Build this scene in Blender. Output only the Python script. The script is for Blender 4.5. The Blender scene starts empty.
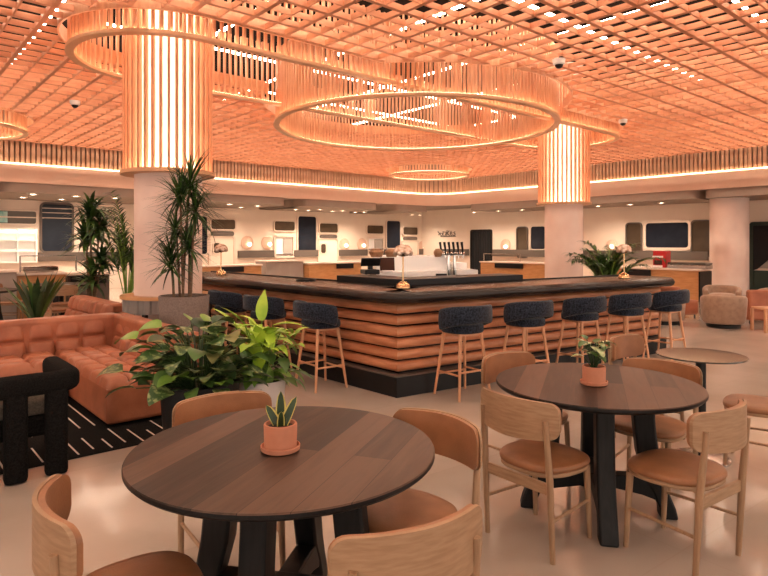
import bpy, math, random
from math import sin, cos, pi, radians, sqrt, atan2, hypot
from mathutils import Vector, Matrix
random.seed(7)
scene = bpy.context.scene
COL = scene.collection

# ------------------------------------------------------------------ materials
def mat(name, c1, rough=.5, metal=0.0, c2=None, scale=8.0, stretch=(1, 1, 1), detail=4.0, bump=0.0, bscale=None,
        spec=.5, emit=None, estr=0.0, coat=0.0, trans=0.0, alpha=1.0, contrast=(.35, .65), sheen=0.0):
    m = bpy.data.materials.new(name); m.use_nodes = True
    nt = m.node_tree; N = nt.nodes; L = nt.links
    b = N['Principled BSDF']
    b.inputs['Base Color'].default_value = (*c1, 1)
    b.inputs['Roughness'].default_value = rough
    b.inputs['Metallic'].default_value = metal
    b.inputs['Specular IOR Level'].default_value = spec
    b.inputs['Coat Weight'].default_value = coat
    b.inputs['Transmission Weight'].default_value = trans
    b.inputs['Alpha'].default_value = alpha
    b.inputs['Sheen Weight'].default_value = sheen
    if emit:
        b.inputs['Emission Color'].default_value = (*emit, 1); b.inputs['Emission Strength'].default_value = estr
    if c2 or bump:
        tc = N.new('ShaderNodeTexCoord'); mp = N.new('ShaderNodeMapping'); mp.inputs['Scale'].default_value = stretch
        L.new(tc.outputs['Object'], mp.inputs['Vector'])
        nz = N.new('ShaderNodeTexNoise'); nz.inputs['Scale'].default_value = scale; nz.inputs['Detail'].default_value = detail
        L.new(mp.outputs[0], nz.inputs['Vector'])
        if c2:
            r = N.new('ShaderNodeValToRGB'); r.color_ramp.elements[0].position = contrast[0]; r.color_ramp.elements[1].position = contrast[1]
            r.color_ramp.elements[0].color = (*c1, 1); r.color_ramp.elements[1].color = (*c2, 1)
            L.new(nz.outputs['Fac'], r.inputs['Fac']); L.new(r.outputs['Color'], b.inputs['Base Color'])
        if bump:
            nb = nz
            if bscale:
                nb = N.new('ShaderNodeTexNoise'); nb.inputs['Scale'].default_value = bscale; nb.inputs['Detail'].default_value = 3
                L.new(mp.outputs[0], nb.inputs['Vector'])
            bp = N.new('ShaderNodeBump'); bp.inputs['Strength'].default_value = bump; bp.inputs['Distance'].default_value = .01
            L.new(nb.outputs['Fac'], bp.inputs['Height']); L.new(bp.outputs[0], b.inputs['Normal'])
    return m

M = {}
M['cedar'] = mat('cedar_boards', (.58, .225, .112), .55, c2=(.68, .30, .165), scale=3, stretch=(1, 1, 3))
M['slat'] = mat('cedar_slats', (.60, .27, .14), .5, c2=(.70, .36, .20), scale=5, stretch=(4, 4, .6))
M['edgeslat'] = mat('pale_edge_slats', (.60, .36, .23), .6, c2=(.68, .43, .29), scale=4)
M['backing'] = mat('edge_backing', (.25, .15, .10), .8)
M['rim'] = mat('rim_wood', (.62, .34, .18), .45, c2=(.7, .4, .22), scale=4)
M['barwood'] = mat('bar_slat_wood', (.46, .17, .075), .38, c2=(.64, .28, .14), scale=3.0, stretch=(1.2, 1.2, 9), coat=.25)
M['oak'] = mat('oak', (.30, .178, .098), .5, c2=(.385, .24, .14), scale=6, stretch=(2, 2, 14), bump=.05)
M['oakleg'] = mat('oak_legs', (.29, .17, .095), .5, c2=(.365, .225, .13), scale=8, stretch=(10, 10, 1))
M['stoolleg'] = mat('ash_stool_legs', (.60, .30, .16), .45, c2=(.68, .37, .21), scale=8, stretch=(10, 10, 1))
M['leather'] = mat('cognac_leather', (.25, .108, .047), .42, c2=(.35, .152, .068), scale=7, bump=.12, bscale=160)
M['rust'] = mat('rust_leather', (.31, .098, .046), .45, c2=(.43, .148, .073), scale=5, bump=.15, bscale=90)
M['black'] = mat('black_stained_wood', (.005, .005, .0055), .5, spec=.28, c2=(.010, .0095, .010), scale=6, stretch=(8, 8, 1), bump=.05)
M['blackmetal'] = mat('black_metal', (.005, .005, .006), .4, spec=.3)
M['plinth'] = mat('black_plinth', (.006, .006, .007), .4, spec=.28, c2=(.010, .010, .011), scale=3)
M['counter'] = mat('dark_counter', (.014, .009, .007), .27, c2=(.028, .017, .013), scale=2.6, stretch=(1, 1, 6), spec=.3, contrast=(.3, .75))
M['tweed'] = mat('navy_tweed', (.004, .006, .011), .95, c2=(.032, .042, .066), scale=60, detail=6, bump=.5, bscale=120, spec=.1, sheen=.2)
M['boucle'] = mat('black_boucle', (.004, .0037, .0036), .95, c2=(.013, .012, .0115), scale=110, detail=5, bump=.6, bscale=140, spec=.1)
M['greyfab'] = mat('grey_cushion', (.10, .085, .07), .95, c2=(.16, .135, .11), scale=90, bump=.4, spec=.1)
M['beige'] = mat('beige_velvet', (.31, .205, .145), .8, c2=(.38, .26, .185), scale=14, bump=.1, spec=.2, sheen=.3)
M['plaster'] = mat('cream_plaster', (.80, .665, .56), .7, c2=(.83, .70, .59), scale=2)
M['fascia'] = mat('peach_fascia', (.64, .44, .335), .7, c2=(.67, .465, .355), scale=1.5)
M['soffit'] = mat('taupe_soffit', (.27, .205, .165), .75, c2=(.29, .22, .18), scale=1.5)
M['soffit_light'] = mat('soffit_underside', (.55, .42, .335), .75, c2=(.58, .44, .35), scale=1.5)
M['column'] = mat('pink_plaster', (.76, .60, .53), .6, c2=(.80, .65, .58), scale=3.5, bump=.05)
M['deck'] = mat('dark_deck', (.009, .005, .0035), 1.0, spec=.02)
M['navyglass'] = mat('navy_window_glass', (.012, .015, .024), .1, c2=(.018, .022, .033), scale=2, spec=.2)
M['bronzeglass'] = mat('bronze_glass', (.07, .05, .034), .1, metal=.2, c2=(.10, .07, .046), scale=2, spec=.3)
M['whiteframe'] = mat('white_frame', (.72, .58, .48), .5)
M['white'] = mat('white_laminate', (.94, .92, .90), .35)
M['greyblue'] = mat('grey_panel', (.36, .31, .275), .6, c2=(.40, .35, .31), scale=3)
M['band'] = mat('taupe_band', (.115, .088, .072), .55)
M['counterwood'] = mat('stall_wood', (.52, .26, .10), .45, c2=(.62, .33, .14), scale=4, stretch=(1, 1, 6))
M['steel'] = mat('steel', (.55, .52, .50), .25, metal=.9)
M['chrome'] = mat('chrome', (.75, .72, .70), .12, metal=1)
M['brass'] = mat('brass', (.70, .45, .24), .2, metal=1)
M['red'] = mat('red_enamel', (.48, .012, .014), .3, coat=.4)
M['terracotta'] = mat('terracotta', (.50, .20, .115), .8, c2=(.56, .235, .14), scale=12, bump=.08, bscale=60)
M['soil'] = mat('soil', (.025, .016, .010), 1, c2=(.07, .045, .028), scale=60, bump=.8)
M['concretepot'] = mat('grey_stone_pot', (.17, .135, .118), .9, c2=(.24, .19, .165), scale=60, bump=.3)
M['blackpot'] = mat('black_pot', (.006, .006, .0065), .6, spec=.28, c2=(.010, .010, .0105), scale=30)
M['whitepot'] = mat('white_pot', (.62, .58, .57), .5)
M['leaf'] = mat('leaf_green', (.030, .085, .016), .38, c2=(.085, .17, .035), scale=9, contrast=(.3, .7))
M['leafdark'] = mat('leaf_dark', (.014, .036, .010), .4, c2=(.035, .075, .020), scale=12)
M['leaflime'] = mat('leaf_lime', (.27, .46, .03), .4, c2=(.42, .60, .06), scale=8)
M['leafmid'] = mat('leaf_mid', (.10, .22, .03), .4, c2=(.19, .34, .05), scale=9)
M['leafvein'] = mat('leaf_marbled', (.035, .085, .020), .4, c2=(.28, .34, .13), scale=26, detail=5, contrast=(.48, .62))
M['leafedge'] = mat('leaf_yellow_margin', (.58, .50, .13), .45)
M['leafcream'] = mat('leaf_cream', (.50, .52, .30), .5, c2=(.27, .38, .14), scale=30, contrast=(.42, .62))
M['leafdry'] = mat('leaf_olive', (.15, .15, .045), .5, c2=(.24, .23, .08), scale=10)
M['stem'] = mat('brown_stem', (.12, .070, .040), .8, c2=(.19, .12, .075), scale=20, stretch=(1, 1, 5))
M['cane'] = mat('pale_cane', (.30, .20, .13), .8, c2=(.18, .11, .07), scale=14, stretch=(1, 1, 4))
M['smoke'] = mat('smoked_glass', (.045, .048, .042), .08, c2=(.06, .062, .055), scale=2, coat=.6)
M['globe'] = mat('globe_lamp', (.9, .8, .65), .3, emit=(1, .80, .55), estr=3.5)
M['lampglass'] = mat('pearl_glass', (.90, .74, .62), .12, c2=(.42, .25, .16), scale=26, metal=.35, coat=.5)
M['led'] = mat('led_white', (1, .9, .8), .5, emit=(1, .77, .58), estr=21)
M['ledwarm'] = mat('led_warm', (1, .85, .6), .5, emit=(1, .66, .42), estr=9)
M['addedglow'] = mat('added_column_glow', (1, .85, .6), .5, emit=(1, .80, .62), estr=5)  # for the glow added to brighten the column shafts
M['ledcol'] = mat('led_column', (1, .85, .6), .5, emit=(1, .78, .58), estr=16)
M['ledcove'] = mat('led_cove', (1, .85, .6), .5, emit=(1, .72, .42), estr=5)
M['down'] = mat('downlight_lens', (1, .9, .8), .5, emit=(1, .80, .58), estr=14)
M['screen'] = mat('dark_screen', (.05, .02, .015), .2)
M['wicker'] = mat('wicker', (.42, .22, .11), .6, c2=(.30, .15, .075), scale=40)
M['curtain'] = mat('black_curtain', (.008, .008, .010), .9)
M['greendoor'] = mat('dark_green_paint', (.018, .035, .026), .5)
M['discglass'] = mat('sconce_disc', (.66, .42, .32), .3, c2=(.70, .46, .35), scale=3)
M['teal'] = mat('teal_glass', (.16, .42, .38), .2, c2=(.45, .62, .56), scale=9)
M['stripe'] = mat('cream_stripe', (.70, .60, .52), .9)
M['ledge'] = mat('grey_fluted', (.20, .185, .175), .6)
M['acrylic'] = mat('frosted_panel', (.62, .50, .46), .3)

# floor: polished concrete with large faint slabs
def floor_mat():
    m = mat('polished_concrete', (.42, .34, .285), .11, c2=(.50, .41, .35), scale=1.1, detail=8, coat=.0)
    nt = m.node_tree; N = nt.nodes; L = nt.links; b = N['Principled BSDF']
    ramp = [n for n in N if n.type == 'VALTORGB'][0]
    tc = [n for n in N if n.type == 'TEX_COORD'][0]
    mp = N.new('ShaderNodeMapping'); mp.inputs['Rotation'].default_value = (0, 0, radians(-37))
    L.new(tc.outputs['Object'], mp.inputs['Vector'])
    br = N.new('ShaderNodeTexBrick'); br.inputs['Scale'].default_value = 1; br.inputs['Brick Width'].default_value = 1.5
    br.inputs['Row Height'].default_value = 1.5; br.inputs['Mortar Size'].default_value = .004; br.offset = 0
    br.inputs['Color1'].default_value = (.93, .93, .93, 1); br.inputs['Color2'].default_value = (1, 1, 1, 1); br.inputs['Mortar'].default_value = (.90, .89, .88, 1)
    L.new(mp.outputs[0], br.inputs['Vector'])
    mx = N.new('ShaderNodeMix'); mx.data_type = 'RGBA'; mx.blend_type = 'MULTIPLY'; mx.inputs['Factor'].default_value = 1
    L.new(ramp.outputs['Color'], mx.inputs[6]); L.new(br.outputs['Color'], mx.inputs[7]); L.new(mx.outputs[2], b.inputs['Base Color'])
    n2 = N.new('ShaderNodeTexNoise'); n2.inputs['Scale'].default_value = 2.5; n2.inputs['Detail'].default_value = 6
    mr = N.new('ShaderNodeMapRange'); mr.inputs['To Min'].default_value = .06; mr.inputs['To Max'].default_value = .17
    L.new(tc.outputs['Object'], n2.inputs['Vector']); L.new(n2.outputs['Fac'], mr.inputs['Value']); L.new(mr.outputs[0], b.inputs['Roughness'])
    return m
M['floor'] = floor_mat()

# walnut plank table top
def plank_mat():
    m = bpy.data.materials.new('walnut_planks'); m.use_nodes = True
    nt = m.node_tree; N = nt.nodes; L = nt.links; b = N['Principled BSDF']
    tc = N.new('ShaderNodeTexCoord'); mp = N.new('ShaderNodeMapping'); mp.inputs['Rotation'].default_value = (0, 0, radians(8))
    L.new(tc.outputs['Object'], mp.inputs['Vector'])
    br = N.new('ShaderNodeTexBrick'); br.inputs['Scale'].default_value = 1; br.inputs['Brick Width'].default_value = 3.0
    br.inputs['Row Height'].default_value = .15; br.inputs['Mortar Size'].default_value = .0012; br.offset = .37
    br.inputs['Color1'].default_value = (0, 0, 0, 1); br.inputs['Color2'].default_value = (1, 1, 1, 1); br.inputs['Mortar'].default_value = (.1, .1, .1, 1)
    L.new(mp.outputs[0], br.inputs['Vector'])
    mp2 = N.new('ShaderNodeMapping'); mp2.inputs['Scale'].default_value = (1.4, 13, 1); L.new(mp.outputs[0], mp2.inputs['Vector'])
    nz = N.new('ShaderNodeTexNoise'); nz.inputs['Scale'].default_value = 2.2; nz.inputs['Detail'].default_value = 9; nz.inputs['Distortion'].default_value = .6
    L.new(mp2.outputs[0], nz.inputs['Vector'])
    ad = N.new('ShaderNodeMix'); ad.data_type = 'RGBA'; ad.inputs['Factor'].default_value = .55
    L.new(nz.outputs['Fac'], ad.inputs[6]); L.new(br.outputs['Color'], ad.inputs[7])
    r = N.new('ShaderNodeValToRGB'); r.color_ramp.elements[0].position = .30; r.color_ramp.elements[0].color = (.009, .006, .005, 1)
    r.color_ramp.elements[1].position = .72; r.color_ramp.elements[1].color = (.10, .056, .038, 1)
    L.new(ad.outputs[2], r.inputs['Fac']); L.new(r.outputs['Color'], b.inputs['Base Color'])
    b.inputs['Roughness'].default_value = .42; b.inputs['Specular IOR Level'].default_value = .3
    bp = N.new('ShaderNodeBump'); bp.inputs['Strength'].default_value = .12; bp.inputs['Distance'].default_value = .01
    L.new(nz.outputs['Fac'], bp.inputs['Height']); L.new(bp.outputs[0], b.inputs['Normal'])
    return m
M['planks'] = plank_mat()

# ------------------------------------------------------------------ mesh builder
class MB:
    def __init__(s): s.v = []; s.f = []; s.m = []
    def add(s, vs, fs, mi=0):
        o = len(s.v); s.v += [tuple(x) for x in vs]
        for f in fs: s.f.append([i + o for i in f]); s.m.append(mi)
    def box(s, c, size, rz=0, mi=0):
        cx, cy, cz = c; sx, sy, sz = size[0] / 2, size[1] / 2, size[2] / 2; ca, sa = cos(rz), sin(rz); vs = []
        for z in (-sz, sz):
            for x, y in ((-sx, -sy), (sx, -sy), (sx, sy), (-sx, sy)):
                vs.append((cx + x * ca - y * sa, cy + x * sa + y * ca, cz + z))
        s.add(vs, [(3, 2, 1, 0), (4, 5, 6, 7), (0, 1, 5, 4), (1, 2, 6, 5), (2, 3, 7, 6), (3, 0, 4, 7)], mi)
    def obox(s, o, ax, ay, az, mi=0):   # box from corner o and three edge vectors
        o = Vector(o); ax = Vector(ax); ay = Vector(ay); az = Vector(az)
        vs = [o, o + ax, o + ax + ay, o + ay]; vs += [p + az for p in vs]
        fs = [(3, 2, 1, 0), (4, 5, 6, 7), (0, 1, 5, 4), (1, 2, 6, 5), (2, 3, 7, 6), (3, 0, 4, 7)]
        if ax.cross(ay).dot(az) < 0: fs = [tuple(reversed(f)) for f in fs]
        s.add(vs, fs, mi)
    def prism(s, poly, z0, z1, mi=0):
        n = len(poly)
        ar = sum(poly[i][0] * poly[(i + 1) % n][1] - poly[(i + 1) % n][0] * poly[i][1] for i in range(n))
        if ar < 0: poly = poly[::-1]
        vs = [(x, y, z0) for x, y in poly] + [(x, y, z1) for x, y in poly]
        fs = [tuple(range(n - 1, -1, -1)), tuple(range(n, 2 * n))] + [(i, (i + 1) % n, (i + 1) % n + n, i + n) for i in range(n)]
        s.add(vs, fs, mi)
    def rings(s, rings, close=True, cap=True, mi=0):   # list of equal-length vertex rings
        n = len(rings[0]); vs = [p for r in rings for p in r]; fs = []
        for i in range(len(rings) - 1):
            for j in range(n if close else n - 1):
                k = (j + 1) % n
                fs.append((i * n + j, i * n + k, (i + 1) * n + k, (i + 1) * n + j))
        if cap:
            fs.append(tuple(range(n - 1, -1, -1))); b = (len(rings) - 1) * n; fs.append(tuple(range(b, b + n)))
        s.add(vs, fs, mi)
    def tube(s, pts, r, n=10, mi=0, cap=True):
        pts = [Vector(p) for p in pts]; R = r if isinstance(r, (list, tuple)) else [r] * len(pts); rings = []
        up = None
        for i, p in enumerate(pts):
            d = (pts[min(i + 1, len(pts) - 1)] - pts[max(i - 1, 0)]).normalized()
            if up is None:
                up = Vector((0, 0, 1)) if abs(d.z) < .9 else Vector((1, 0, 0))
            x = up.cross(d).normalized(); y = d.cross(x).normalized(); up = y
            rings.append([p + x * (R[i] * cos(2 * pi * k / n)) + y * (R[i] * sin(2 * pi * k / n)) for k in range(n)])
        s.rings(rings, mi=mi, cap=cap)
    def lathe(s, prof, c=(0, 0, 0), n=32, mi=0):   # prof: (r,z) bottom->top, open ends capped
        rings = [[(c[0] + r * cos(2 * pi * k / n), c[1] + r * sin(2 * pi * k / n), c[2] + z) for k in range(n)] for r, z in prof]
        s.rings(rings, mi=mi)
    def ball(s, c, r, n=16, m=10, mi=0, sc=(1, 1, 1)):
        rings = []
        for i in range(1, m):
            t = pi * i / m
            rings.append([(c[0] + sc[0] * r * sin(t) * cos(2 * pi * k / n), c[1] + sc[1] * r * sin(t) * sin(2 * pi * k / n), c[2] - sc[2] * r * cos(t)) for k in range(n)])
        s.rings(rings, mi=mi)
    def build(s, name, m, parent=None, smooth=None, bevel=0, bseg=2, subsurf=0, loc=None, rz=0):
        me = bpy.data.meshes.new(name); me.from_pydata(s.v, [], s.f)
        for x in (m if isinstance(m, (list, tuple)) else [m]): me.materials.append(M[x] if isinstance(x, str) else x)
        for p, i in zip(me.polygons, s.m): p.material_index = i
        me.update()
        o = bpy.data.objects.new(name, me); COL.objects.link(o)
        if parent: o.parent = parent
        if loc: o.location = loc
        if rz: o.rotation_euler = (0, 0, rz)
        if bevel:
            b = o.modifiers.new('soft_edges', 'BEVEL'); b.width = bevel; b.segments = bseg; b.limit_method = 'ANGLE'; b.angle_limit = radians(40)
        if subsurf:
            b = o.modifiers.new('smooth', 'SUBSURF'); b.levels = subsurf; b.render_levels = subsurf
        if smooth:
            me.polygons.foreach_set('use_smooth', [True] * len(me.polygons))
            me.set_sharp_from_angle(angle=radians(smooth if smooth is not True else 42))
        return o

def tag(o, label=None, cat=None, group=None, kind=None):
    if label: o['label'] = label
    if cat: o['category'] = cat
    if group: o['group'] = group
    if kind: o['kind'] = kind
    return o
def empty(name, loc=(0, 0, 0), rz=0):
    o = bpy.data.objects.new(name, None); o.empty_display_size = .1; COL.objects.link(o); o.location = loc; o.rotation_euler = (0, 0, rz); return o
def thing(name, label, cat, loc=(0, 0, 0), rz=0, group=None):
    return tag(empty(name, loc, rz), label, cat, group)
def struct(name, loc=(0, 0, 0), rz=0, label=None, cat=None):
    return tag(empty(name, loc, rz), label, cat, kind='structure')
KIDS = {}
def dup(root, loc, rz, label=None, group=None):
    def cp(o, par):
        c = o.copy(); COL.objects.link(c)
        if par: c.parent = par
        for ch in [x for x in list(COL.objects) if x.parent == o]: cp(ch, c)
        return c
    r = cp(root, None); r.location = loc; r.rotation_euler = (0, 0, rz)
    if label: r['label'] = label
    if group: r['group'] = group
    return r

def superell(a, b, n=32, e=2.6, off=(0, 0)):
    out = []
    for k in range(n):
        t = 2 * pi * k / n; c, s_ = cos(t), sin(t)
        out.append((off[0] + a * math.copysign(abs(c) ** (2 / e), c), off[1] + b * math.copysign(abs(s_) ** (2 / e), s_)))
    return out
def rrect(w, h, r, n=5):
    pts = []
    for cx, cy, a0 in ((w / 2 - r, h / 2 - r, 0), (-w / 2 + r, h / 2 - r, pi / 2), (-w / 2 + r, -h / 2 + r, pi), (w / 2 - r, -h / 2 + r, 1.5 * pi)):
        for k in range(n + 1):
            t = a0 + k * pi / 2 / n; pts.append((cx + r * cos(t), cy + r * sin(t)))
    return pts
def pad(mb, out, z0, z1, dome=.012, edge=.012, mi=0):
    cx = sum(p[0] for p in out) / len(out); cy = sum(p[1] for p in out) / len(out)
    R = lambda k, z: [(cx + (x - cx) * k, cy + (y - cy) * k, z) for x, y in out]
    mb.rings([R(.95, z0), R(.985, z0 + edge * .3), R(1, z0 + edge), R(1, z1 - edge), R(.985, z1 - edge * .35), R(.95, z1), R(.75, z1 + dome * .6), R(.4, z1 + dome * .95), R(.02, z1 + dome)], mi=mi)
def curved_panel(mb, xs, lo, hi, yf, th, nz=6, mi=0):
    """solid curved sheet: columns at xs, from lo(x) to hi(x), inner face y=yf(x), thickness th to -y"""
    F = []; B = []
    for x in xs:
        a, b = lo(x), hi(x)
        for k in range(nz + 1):
            z = a + (b - a) * k / nz; F.append((x, yf(x), z)); B.append((x, yf(x) - th, z))
    n = nz + 1; c = len(xs); o = len(F); fs = []
    for i in range(c - 1):
        for k in range(nz):
            q = (i * n + k, (i + 1) * n + k, (i + 1) * n + k + 1, i * n + k + 1)
            fs.append(q[::-1]); fs.append(tuple(o + j for j in q))
        fs.append((i * n, (i + 1) * n, o + (i + 1) * n, o + i * n)); fs.append((i * n + nz, o + i * n + nz, o + (i + 1) * n + nz, (i + 1) * n + nz))
    for k in range(nz):
        fs.append((k, k + 1, o + k + 1, o + k)[::1]); e = (c - 1) * n
        fs.append((e + k, o + e + k, o + e + k + 1, e + k + 1))
    mb.add(F + B, fs, mi)
def sweep(mb, path, prof, mi=0, closed=False):
    """sweep closed profile (offset to the right of travel, z) along a plan path with mitred corners"""
    n = len(path); rings = []
    for i in range(n):
        p = Vector(path[i])
        pr = Vector(path[i - 1]) if (i > 0 or closed) else None; nx = Vector(path[(i + 1) % n]) if (i < n - 1 or closed) else None
        d1 = (p - pr).normalized() if pr is not None else (nx - p).normalized(); d2 = (nx - p).normalized() if nx is not None else d1
        n1 = Vector((d1.y, -d1.x)); n2 = Vector((d2.y, -d2.x)); mt = (n1 + n2).normalized(); k = 1 / max(.3, mt.dot(n1))
        rings.append([(p.x + mt.x * o * k, p.y + mt.y * o * k, z) for o, z in prof])
    if closed: rings.append(rings[0])
    mb.rings(rings, cap=not closed, mi=mi)

# ------------------------------------------------------------------ camera
ZC = 1.54; FP = 600.0; HX, HY = 384.0, 243.0
cam = bpy.data.cameras.new('camera'); camo = bpy.data.objects.new('camera', cam); COL.objects.link(camo)
camo.location = (0, 0, ZC); camo.rotation_euler = (pi / 2, 0, 0)
cam.sensor_width = 36; cam.lens = 36 * FP / 768; cam.shift_y = -(288 - HY) / 768; cam.clip_end = 200; cam.clip_start = .05
scene.camera = camo

# room axes
AR = radians(41); E1 = Vector((cos(AR), sin(AR))); E2 = Vector((-sin(AR), cos(AR)))
def ab(a, b): v = E1 * a + E2 * b; return (v.x, v.y)
BL, AR_ = 18.2, 18.85          # ceiling edge: left side at b=BL, right side at a=AR_
WB, WA = 21.5, 21.2           # wall planes behind the food counters
ZL = 4.21                     # underside of ceiling lattice

# ------------------------------------------------------------------ floor, walls, soffits
f = MB(); f.prism([ab(-16, -9), ab(WA + .3, -9), ab(WA + .3, WB + .3), ab(-16, WB + .3)], -.1, 0)
tag(f.build('floor', 'floor'), 'polished peach concrete floor', 'floor', kind='structure')
w = MB(); w.obox((*ab(-16, WB), 0), (*(E1 * (WA + 16.3)), 0), (*(E2 * .25), 0), (0, 0, 3.4))
tag(w.build('wall_left', 'plaster'), 'cream wall with food stall openings', 'wall', kind='structure')
w = MB(); w.obox((*ab(WA, -9), 0), (*(E1 * .25), 0), (*(E2 * (WB + 9)), 0), (0, 0, 3.4))
tag(w.build('wall_right', 'plaster'), 'cream wall beside the round column', 'wall', kind='structure')

def perim(off=0.0, a0=-16, b0=-9, r=1.4):
    """plan path along the ceiling edge; off>0 lies further out (towards the walls)"""
    A, B = AR_ + off, BL + off; r = r + off; pts = [ab(a0, B), ab(0, B)]
    for k in range(13):
        t = pi / 2 - k * pi / 2 / 12; pts.append(ab(A - r + r * cos(t), B - r + r * sin(t)))
    pts += [ab(A, 6), ab(A, b0)]
    return pts   # travelling +a then -b: right of travel is towards the room
tr = MB(); sweep(tr, perim(0), [(0, 3.135), (0, 3.62), (-.30, 3.62), (-.30, 3.135)])
tag(tr.build('trim_1', 'fascia', smooth=30), 'peach fascia band under the slatted ceiling edge', 'fascia', kind='structure')
tr = MB(); sweep(tr, perim(.14), [(0, 3.62), (0, 5.7), (-.16, 5.7), (-.16, 3.62)])
tag(tr.build('trim_2', 'backing', smooth=30), 'dark backing wall behind the slatted ceiling edge', 'fascia', kind='structure')
cove = MB(); sweep(cove, perim(.03), [(.045, 3.615), (.045, 3.640), (-.03, 3.640), (-.03, 3.615)])
tag(cove.build('cove_light', 'ledcove', smooth=30), 'glowing cove strip running along the top of the peach fascia', 'light')
# soffit over the counters: upper board plus stepped lower boxes
sf = MB(); sf.prism([ab(-16, BL + .2), ab(WA, BL + .2), ab(WA, WB), ab(-16, WB)], 3.15, 3.25)
sf.prism([ab(AR_ + .2, -9), ab(WA, -9), ab(WA, BL + .3), ab(AR_ + .2, BL + .3)], 3.15, 3.251)
tag(sf.build('trim_3', 'soffit'), 'flat taupe soffit above the food counters', 'soffit', kind='structure')
def a_of(px, b): d = Vector(((px - HX) / FP, 1)); return (d * (b / d.dot(E2))).dot(E1)
def b_of(px, a): d = Vector(((px - HX) / FP, 1)); return (d * (a / d.dot(E1))).dot(E2)
SZ = 2.88
def soffit_box(name, poly, label):
    r = .35; o = MB(); n = len(poly); pts = []
    for i in range(n):
        p = Vector(poly[i]); a = Vector(poly[i - 1]); c = Vector(poly[(i + 1) % n]); d1 = (a - p).normalized(); d2 = (c - p).normalized()
        for k in range(7):
            t = k / 6; q0 = p + d1 * r; q1 = p + d2 * r
            pts.append(tuple(q0 * (1 - t) ** 2 + p * 2 * t * (1 - t) + q1 * t * t))
    o.prism(pts, SZ, 3.148); return tag(o.build(name, ['soffit'], smooth=30), label, 'soffit', kind='structure')
nt_ = 4
for p0, p1, off in ((-330, 0, .75), (2, 287, .03), (290, 303, .8), (305, 379, .03), (383, 393, .8), (396, 465, .03)):
    b = BL + off; a0, a1 = a_of(p0, b), a_of(p1, b); a0 = max(a0, -16)
    if p1 == 465: a1 = min(a1, AR_ - .4)
    soffit_box('trim_%d' % nt_, [ab(a0, b), ab(a1, b), ab(a1, WB), ab(a0, WB)], 'lower taupe soffit box over the left counters'); nt_ += 1
for p0, p1, off in ((468, 696, .03), (702, 900, .06)):
    a = AR_ + off; b0, b1 = b_of(p1, a), b_of(p0, a); b0 = max(b0, -8.5)
    soffit_box('trim_%d' % nt_, [ab(a, b0), ab(WA, b0), ab(WA, b1), ab(a, b1)], 'lower taupe soffit box over the right counters'); nt_ += 1

# ------------------------------------------------------------------ ceiling lattice
STL = Vector((-2.90, 8.08)); STR = Vector((4.26, 14.22)); SR = 1.24
DC = Vector((.61, 11.70)); DR = 2.72
FC = Vector((1.63, 21.8)); FR = 1.46
LC = Vector((-9.0, 12.4)); LR = 1.42
SO, DO, FO = SR + .07, DR + .20, .10
def seg_d(p):
    d = STR - STL; t = max(0, min(1, (p - STL).dot(d) / d.length_squared)); return (p - STL - d * t).length
def in_open(p, e=0.0):
    return seg_d(p) < SO - e or (p - DC).length < DO - e or (p - FC).length < FR + FO - e or (p - LC).length < LR + FO - e
def room_ok(a, b):
    r = 1.4
    if a > AR_ or b > BL: return False
    if a > AR_ - r and b > BL - r: return hypot(a - AR_ + r, b - BL + r) < r
    return True
ceil = struct('ceiling', (0, 0, 0), label='cedar egg-crate ceiling with curved openings', cat='ceiling')
lat = MB(); CELL = .31; H = .069
def spans(fn, t0, t1, st=.04):
    out = []; s0 = None; t = t0
    while t <= t1:
        ok = fn(t)
        if ok and s0 is None: s0 = t
        if not ok and s0 is not None: out.append((s0, t - st)); s0 = None
        t += st
    if s0 is not None: out.append((s0, t1))
    return [x for x in out if x[1] - x[0] > .06]
k = 0; b = -4.2
while b < BL:
    th = .055 if k % 2 == 0 else .018
    for s0, s1 in spans(lambda t: room_ok(t, b) and not in_open(Vector(ab(t, b))), -12, AR_):
        p = ab(s0, b - th / 2); lat.obox((*p, ZL), (*(E1 * (s1 - s0)), 0), (*(E2 * th), 0), (0, 0, H))
    b += CELL; k += 1
k = 0; a = -12
while a < AR_:
    th = .055 if k % 2 == 0 else .018
    for s0, s1 in spans(lambda t: room_ok(a, t) and not in_open(Vector(ab(a, t))), -4.2, BL):
        p = ab(a - th / 2, s0); lat.obox((*p, ZL + .002), (*(E1 * th), 0), (*(E2 * (s1 - s0)), 0), (0, 0, H))
    a += CELL; k += 1
lat.build('lattice_boards', 'cedar', ceil)
# curved edge boards around the openings
ed = MB()
def edge_strip(pts, closed):
    sweep(ed, pts, [(-.012, ZL - .02), (.012, ZL - .02), (.012, ZL + .16), (-.012, ZL + .16)], closed=closed)
def runs(pts, ok):
    n = len(pts); flags = [ok(p) for p in pts]
    if all(flags): return [(pts, True)]
    i0 = flags.index(False); out = []; cur = []
    for j in range(1, n + 1):
        i = (i0 + j) % n
        if flags[i]: cur.append(pts[i])
        elif cur: out.append((cur, False)); cur = []
    return [(c, l) for c, l in out if len(c) > 2]
def circle(c, r, n): return [(c.x + r * cos(2 * pi * k / n), c.y + r * sin(2 * pi * k / n)) for k in range(n)]
def capsule(r, step=.05):
    d = (STR - STL).normalized(); nrm = Vector((-d.y, d.x)); L = (STR - STL).length; pts = []
    ns = int(L / step)
    for k in range(ns): pts.append(tuple(STL + d * (L * k / ns) - nrm * r))
    nc = int(pi * r / step); a0 = atan2(-nrm.y, -nrm.x)
    for k in range(nc): t = a0 + pi * k / nc; pts.append((STR.x + r * cos(t), STR.y + r * sin(t)))
    for k in range(ns): pts.append(tuple(STR - d * (L * k / ns) + nrm * r))
    for k in range(nc): t = a0 + pi + pi * k / nc; pts.append((STL.x + r * cos(t), STL.y + r * sin(t)))
    return pts
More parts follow.
